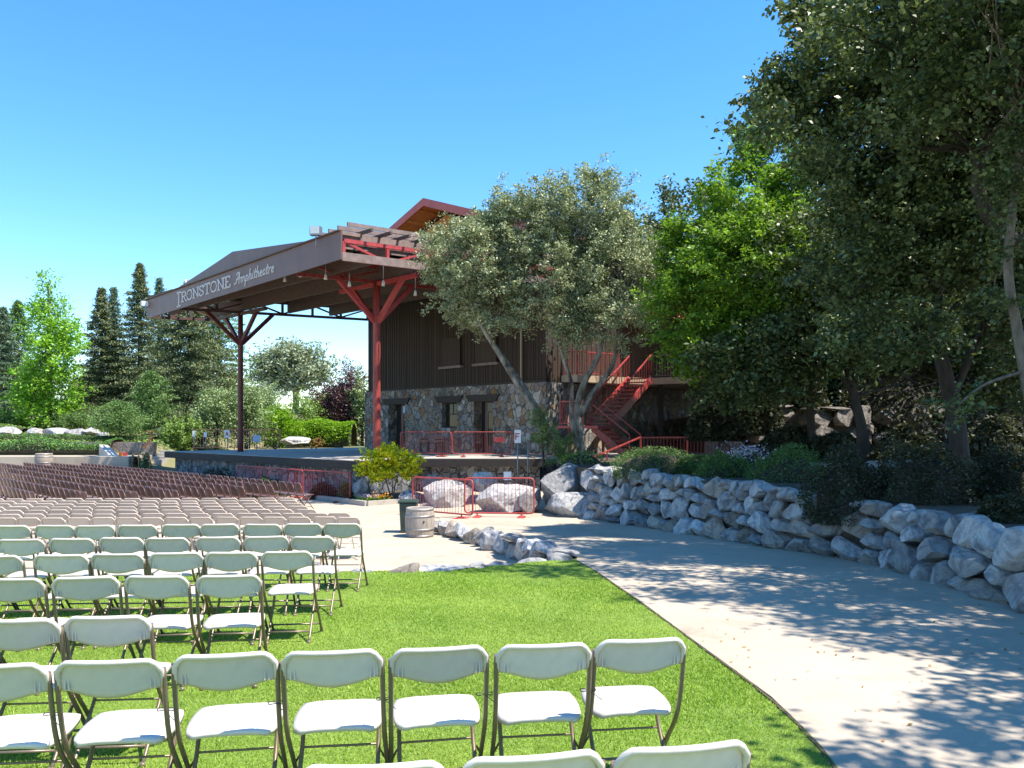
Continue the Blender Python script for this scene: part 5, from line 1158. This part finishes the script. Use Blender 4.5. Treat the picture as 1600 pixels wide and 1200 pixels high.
for px, y0, w, d, mt, lb in [(418, 744, 70, 28.9, 'hedged', 'dark grassy plant behind the stage front barriers'), (416, 748, 34, 28.6, 'lime', 'lime green low plant below the stage wall'), (505, 752, 46, 27.8, 'hedged', 'dark plant between the barriers and the standing stone'), (540, 752, 24, 27.3, 'hedge', 'small dark green bush left of the standing stone'), (340, 728, 70, 31.8, 'hedged', 'long dark planting at the far left foot of the stage'), (212, 712, 26, 41.2, 'hedged', 'rounded dark bush at the foot of the steps'), (228, 705, 18, 41.0, 'olive', 'grey green bush beside the concrete steps')]:
    c = P(px, y0, d); shrub('bush', (c.x, c.y, PL), (w*d/F/2, .35, c.z-PL), L[mt], lb, 1400, .045, 'plants at the foot of the stage', cat='bush')
# ---- left background
LB = 'hedges on the far left bank'
def longhedge(x0, x1, y, zb, h, dp, mt, label, n, size, noisy=.3):
    rt = thing('hedge', ((x0+x1)/2, y, zb), label, 'hedge', LB); xs_ = rng.uniform(x0, x1, n); t = rng.uniform(0, math.pi, n)
    hh = np.array([h*(1+noisy*noise.noise(Vector((x*.55, y, 0)))) for x in xs_]); rr = rng.uniform(.88, 1, n)
    p = np.stack([xs_, y-np.cos(t)*dp*rr, zb+np.abs(np.sin(t))**.5*hh*rr], 1)
    mb = MB(); vs = []; k = 40
    for i in range(k+1):
        x = x0+(x1-x0)*i/k; q = h*(1+noisy*noise.noise(Vector((x*.55, y, 0))))*.86
        for j in range(7): a = math.pi*j/6; vs.append((x, y-math.cos(a)*dp*.86, zb+abs(math.sin(a))**.5*q))
    mb.add(vs, [(i*7+j, (i+1)*7+j, (i+1)*7+j+1, i*7+j+1) for i in range(k) for j in range(6)], True); mb.build('branches', M['barkd'], rt)
    leaves('foliage', p, L[mt], rt, size, .5, .6)
longhedge(-34, -21.6, 43.75, -1.2, .62, 1.05, 'juniper', 'long spreading juniper spilling over the low wall at far left', 16000, .05, .6)
longhedge(-34, -20.8, 46.6, -.85, .48, .8, 'hedge', 'long clipped dark green hedge behind the spreading juniper', 14000, .045, .25)
longhedge(-17, -11.0, 55.5, -1.2, 1.8, 1.2, 'lime', 'bright yellow green hedge seen between stage and barn', 12000, .075, .25)
longhedge(-21.5, -18.5, 47.5, -.9, .9, .8, 'hedge', 'short clipped hedge just left of the stage steps', 3000, .05, .2)
longhedge(-31, -24, 57, -.2, 1.9, 1.5, 'hedge', 'dark rounded hedge on the slope below the conifers', 7000, .06, .3)
longhedge(-44, -32, 52.5, -.6, 1.0, .8, 'shrub', 'light green low hedge at the far left edge', 4000, .06, .5)
def conifer(px, ytop, ybot, wpx, d, mt, label, n=90, size=.10, droop=.12, name='conifer_tree', dens=1.5, wexp=.9, bark=M['barkd'], group=None, per=26):
    top = P(px, ytop, d); bz = T(top.x, d); H_ = top.z-bz; R_ = wpx*d/F/2*(1.9 if name == 'conifer_tree' else 1)
    rt = thing(name, (top.x, d, bz), label, 'tree', group); mb = MB(); mb.tube([(top.x, d, bz-.1), (top.x, d, bz+H_*.5), (top.x, d, top.z)], [H_*.018+.05, H_*.01+.03, .02], 7)
    ps = []; k = 0
    for i in range(n):
        t = (i/n)**1.15; z = bz+.4+(H_-.5)*(1-t) ; rr = R_*(t**wexp)*rng.uniform(.5, 1.2)+.05; a = i*2.399+rng.uniform(-.3, .3)
        m_ = int(per*dens*(.35+rr/R_)*(2.6 if name == 'conifer_tree' else 1.6))
        s = rng.uniform(.12, 1, m_)**.75; dr = -droop*rr*s**2+ .10*rr*s
        x = top.x+math.cos(a)*rr*s; y = d+math.sin(a)*rr*s; wv = .10+.16*rr*(1-s*.7)
        ps.append(np.stack([x+rng.normal(size=m_)*wv, y+rng.normal(size=m_)*wv, z+dr+rng.normal(size=m_)*.07], 1))
        if i % 3 == 0: mb.tube([(top.x, d, z), (top.x+math.cos(a)*rr*.8, d+math.sin(a)*rr*.8, z-droop*rr*.5)], [.03, .01], 4, False)
    mb.build('trunk', bark, rt); leaves('crown', np.concatenate(ps), L[mt], rt, size*(.8 if name == 'conifer_tree' else .85), .28, .3)
CG = 'dark conifers behind the left terrace'
conifer(159, 450, 640, 62, 62, 'conifer', 'pointed dark conifer, left one of the close pair', 150, .14, group=CG, per=60)
conifer(178, 449, 640, 50, 64, 'blueconifer', 'slim greyish conifer, right one of the close pair', 130, .13, group=CG, per=45)
conifer(219, 412, 640, 74, 62, 'conifer', 'tallest slender dark conifer of the left background', 170, .14, group=CG, per=60)
conifer(249, 435, 640, 60, 66, 'blueconifer', 'thin blue green conifer just right of the tallest one', 130, .13, group=CG, per=45)
conifer(296, 440, 690, 130, 56, 'conifer', 'broad dark conifer half hidden by the canopy left end', 190, .15, .2, group=CG, per=90)
conifer(342, 425, 640, 90, 64, 'greenconifer', 'soft green conifer behind the left canopy post', 140, .14, group=CG, per=60)
conifer(28, 470, 660, 90, 66, 'greenconifer', 'ragged green and brown conifer at the far left', 120, .16, group=CG, per=50)
conifer(5, 480, 660, 60, 60, 'blueconifer', 'pale conifer cut by the left picture edge', 110, .15, group=CG, per=50)
D = 55
tree('ginkgo_tree', V(75, 668, D), [([V(75, 672, D), V(78, 600, D), V(76, 520, D), V(76, 440, D)], .22, .05)],
  [lobe(78, 455, D, 13, 24), lobe(76, 500, D, 24, 34), lobe(82, 550, D, 38, 44), lobe(100, 610, D, 26, 36), lobe(50, 600, D, 30, 34), lobe(70, 650-20, D, 26, 40), lobe(108, 510, D, 18, 5), lobe(100, 540, D, 26, 10), lobe(32, 625, D, 20, 20), lobe(55, 478, D, 10, 6)], L['ginkgo'], M['bark'],
  'bright lime green weeping tree at the left, its branches hanging low', 420, 55, .38, .12, 60, .04, flat=1.1)
conifer(236, 580, 690, 96, 50, 'greenconifer', 'bushy light green young pine below the tall conifers', 90, .10, -.2, 'pine_tree', 1, .55, per=70)
conifer(188, 628, 712, 100, 46, 'greenconifer', 'sprawling yellow green pine shrub in front of the far hedges', 90, .08, -.3, 'pine_shrub', 1, .5, per=80)
conifer(120, 645, 680, 60, 54, 'hedge', 'small dome shaped dark shrub above the terrace rocks', 60, .08, 0, 'shrub', 1, .3, per=60)
SG = 'shrubs behind the stage fence'
def bg(px, ytop, ybot, wpx, d, mt, label, n, size, cat='shrub', core=.6, name='shrub', noisy=.5, group=SG):
    c = P(px, ytop, d); bz = max(T(c.x, d), DK if c.x > -19 else -9)-.1; H_ = c.z-bz
    root = thing(name, (c.x, d, bz), label, cat, group); r_ = wpx*d/F/2
    lobes = [(c.x+rng.uniform(-.5, .5)*r_, d+rng.uniform(-.4, .4)*r_, bz+H_*rng.uniform(.35, .72), r_*.58, r_*.55, H_*.32) for _ in range(7)]+[(c.x, d, bz+H_*.4, r_*.85, r_*.7, H_*.42), (c.x, d, bz+H_*.75, r_*.5, r_*.45, H_*.27)]
    cl, p = lobepts(lobes, n//28, 28, .04*(r_+H_), core, gap=.3)
    mb = MB(); mb.tube([(c.x, d, bz), (c.x+.05, d, bz+H_*.6)], [.05+.02*H_, .03], 7)
    for q in cl[:24]: mb.tube(wob((c.x, d, bz+H_*.2), q, 4, .3), [.03, .025, .02, .015, .01], 4, False)
    mb.build('trunk', M['barkd'], root); leaves('foliage', p, L[mt], root, size, .5, .4); return root
bg(385, 592, 700, 80, 49, 'olive', 'large grey green rounded shrub just right of the left post', 9000, .075)
bg(338, 608, 700, 90, 48, 'olive', 'large grey green rounded shrub just left of the left post', 9000, .075)
bg(285, 650, 712, 60, 46, 'shrub', 'light green shrub at the left end of the stage fence', 5000, .07)
bg(268, 668, 712, 24, 46.5, 'lime', 'small lime shrub left of the stage fence', 1500, .06)
bg(440, 636, 694, 90, 52, 'lime', 'arching bright green shrub between post and purple trees', 8000, .08)
bg(475, 610, 690, 76, 58, 'shrub', 'loose pale green shrub in front of the purple trees', 6000, .08)
bg(425, 600, 690, 50, 62, 'olive', 'grey green shrub under the distant oak', 4000, .08)
bg(494, 682, 696, 24, 50.5, 'rustshrub', 'small rust coloured shrub beside the white rock', 900, .05)
bg(45, 655, 690, 50, 56, 'lime', 'lime green shrub near the far left edge', 2500, .08, group=None)
bg(84, 648, 680, 60, 55, 'shrub', 'mid green shrub under the weeping tree', 3000, .08, group=None)
bg(60, 668, 680, 24, 54, 'rustshrub', 'small reddish shrub above the terrace rocks', 900, .06, group=None)
bg(10, 640, 680, 60, 55, 'shrub', 'green bush cut by the left picture edge', 3000, .08, group=None)
bg(250, 620, 690, 60, 60, 'shrub', 'green shrub beneath the broad dark conifer', 5000, .09, group=None)
bg(120, 600, 680, 60, 70, 'hedged', 'dark shrub behind the weeping tree', 5000, .1, group=None)
PG = 'purple leaved plum trees'
bg(512, 592, 680, 72, 60, 'purple', 'low purple leaved plum tree at left of the pair', 12000, .09, 'tree', .5, 'plum_tree', group=PG)
bg(545, 570, 670, 72, 59, 'purple', 'tall purple leaved plum tree beside the barn corner', 15000, .09, 'tree', .5, 'plum_tree', group=PG)
bg(566, 590, 680, 40, 58, 'olive', 'grey green tree squeezed between plum tree and barn', 4000, .09, 'tree', .5, 'small_tree', group=None)
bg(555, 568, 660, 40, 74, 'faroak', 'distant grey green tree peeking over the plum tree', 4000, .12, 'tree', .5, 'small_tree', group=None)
D = 105
tree('oak_tree', V(462, 640, D), [([V(462, 650, D), V(462, 615, D), V(455, 585, D), V(450, 560, D)], .5, .2), ([V(462, 615, D), V(480, 585, D), V(490, 560, D)], .35, .15)],
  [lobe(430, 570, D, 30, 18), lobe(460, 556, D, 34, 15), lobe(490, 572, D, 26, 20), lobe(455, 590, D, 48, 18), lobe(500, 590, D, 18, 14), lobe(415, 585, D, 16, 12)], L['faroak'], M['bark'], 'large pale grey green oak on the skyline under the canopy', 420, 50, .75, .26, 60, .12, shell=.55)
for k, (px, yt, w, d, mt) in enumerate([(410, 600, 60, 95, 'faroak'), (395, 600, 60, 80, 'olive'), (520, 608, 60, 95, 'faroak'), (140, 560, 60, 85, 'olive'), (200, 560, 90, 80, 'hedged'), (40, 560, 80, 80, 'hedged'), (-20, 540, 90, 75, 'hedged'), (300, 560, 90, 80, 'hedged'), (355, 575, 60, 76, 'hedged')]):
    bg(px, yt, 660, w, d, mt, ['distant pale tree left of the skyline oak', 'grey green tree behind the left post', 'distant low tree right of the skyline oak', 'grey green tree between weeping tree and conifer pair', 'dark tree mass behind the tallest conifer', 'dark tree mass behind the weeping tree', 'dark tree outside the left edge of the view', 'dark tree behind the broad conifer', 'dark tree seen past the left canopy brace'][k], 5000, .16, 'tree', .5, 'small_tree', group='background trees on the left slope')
# low ground vegetation over the rear ground
N = 60000; x = rng.uniform(-60, -19, N); y = rng.uniform(44, 75, N); z = np.array([T(a, b) for a, b in zip(x, y)])
leaves('ground_cover', np.stack([x, y, z+rng.uniform(0, .25, N)], 1), L['shrub'], None, .09)
o = [o for o in bpy.data.objects if o.name.startswith('ground_cover')][0]; tag(o, 'low green ground cover between the shrubs of the left bank', 'ground cover', kind='stuff')
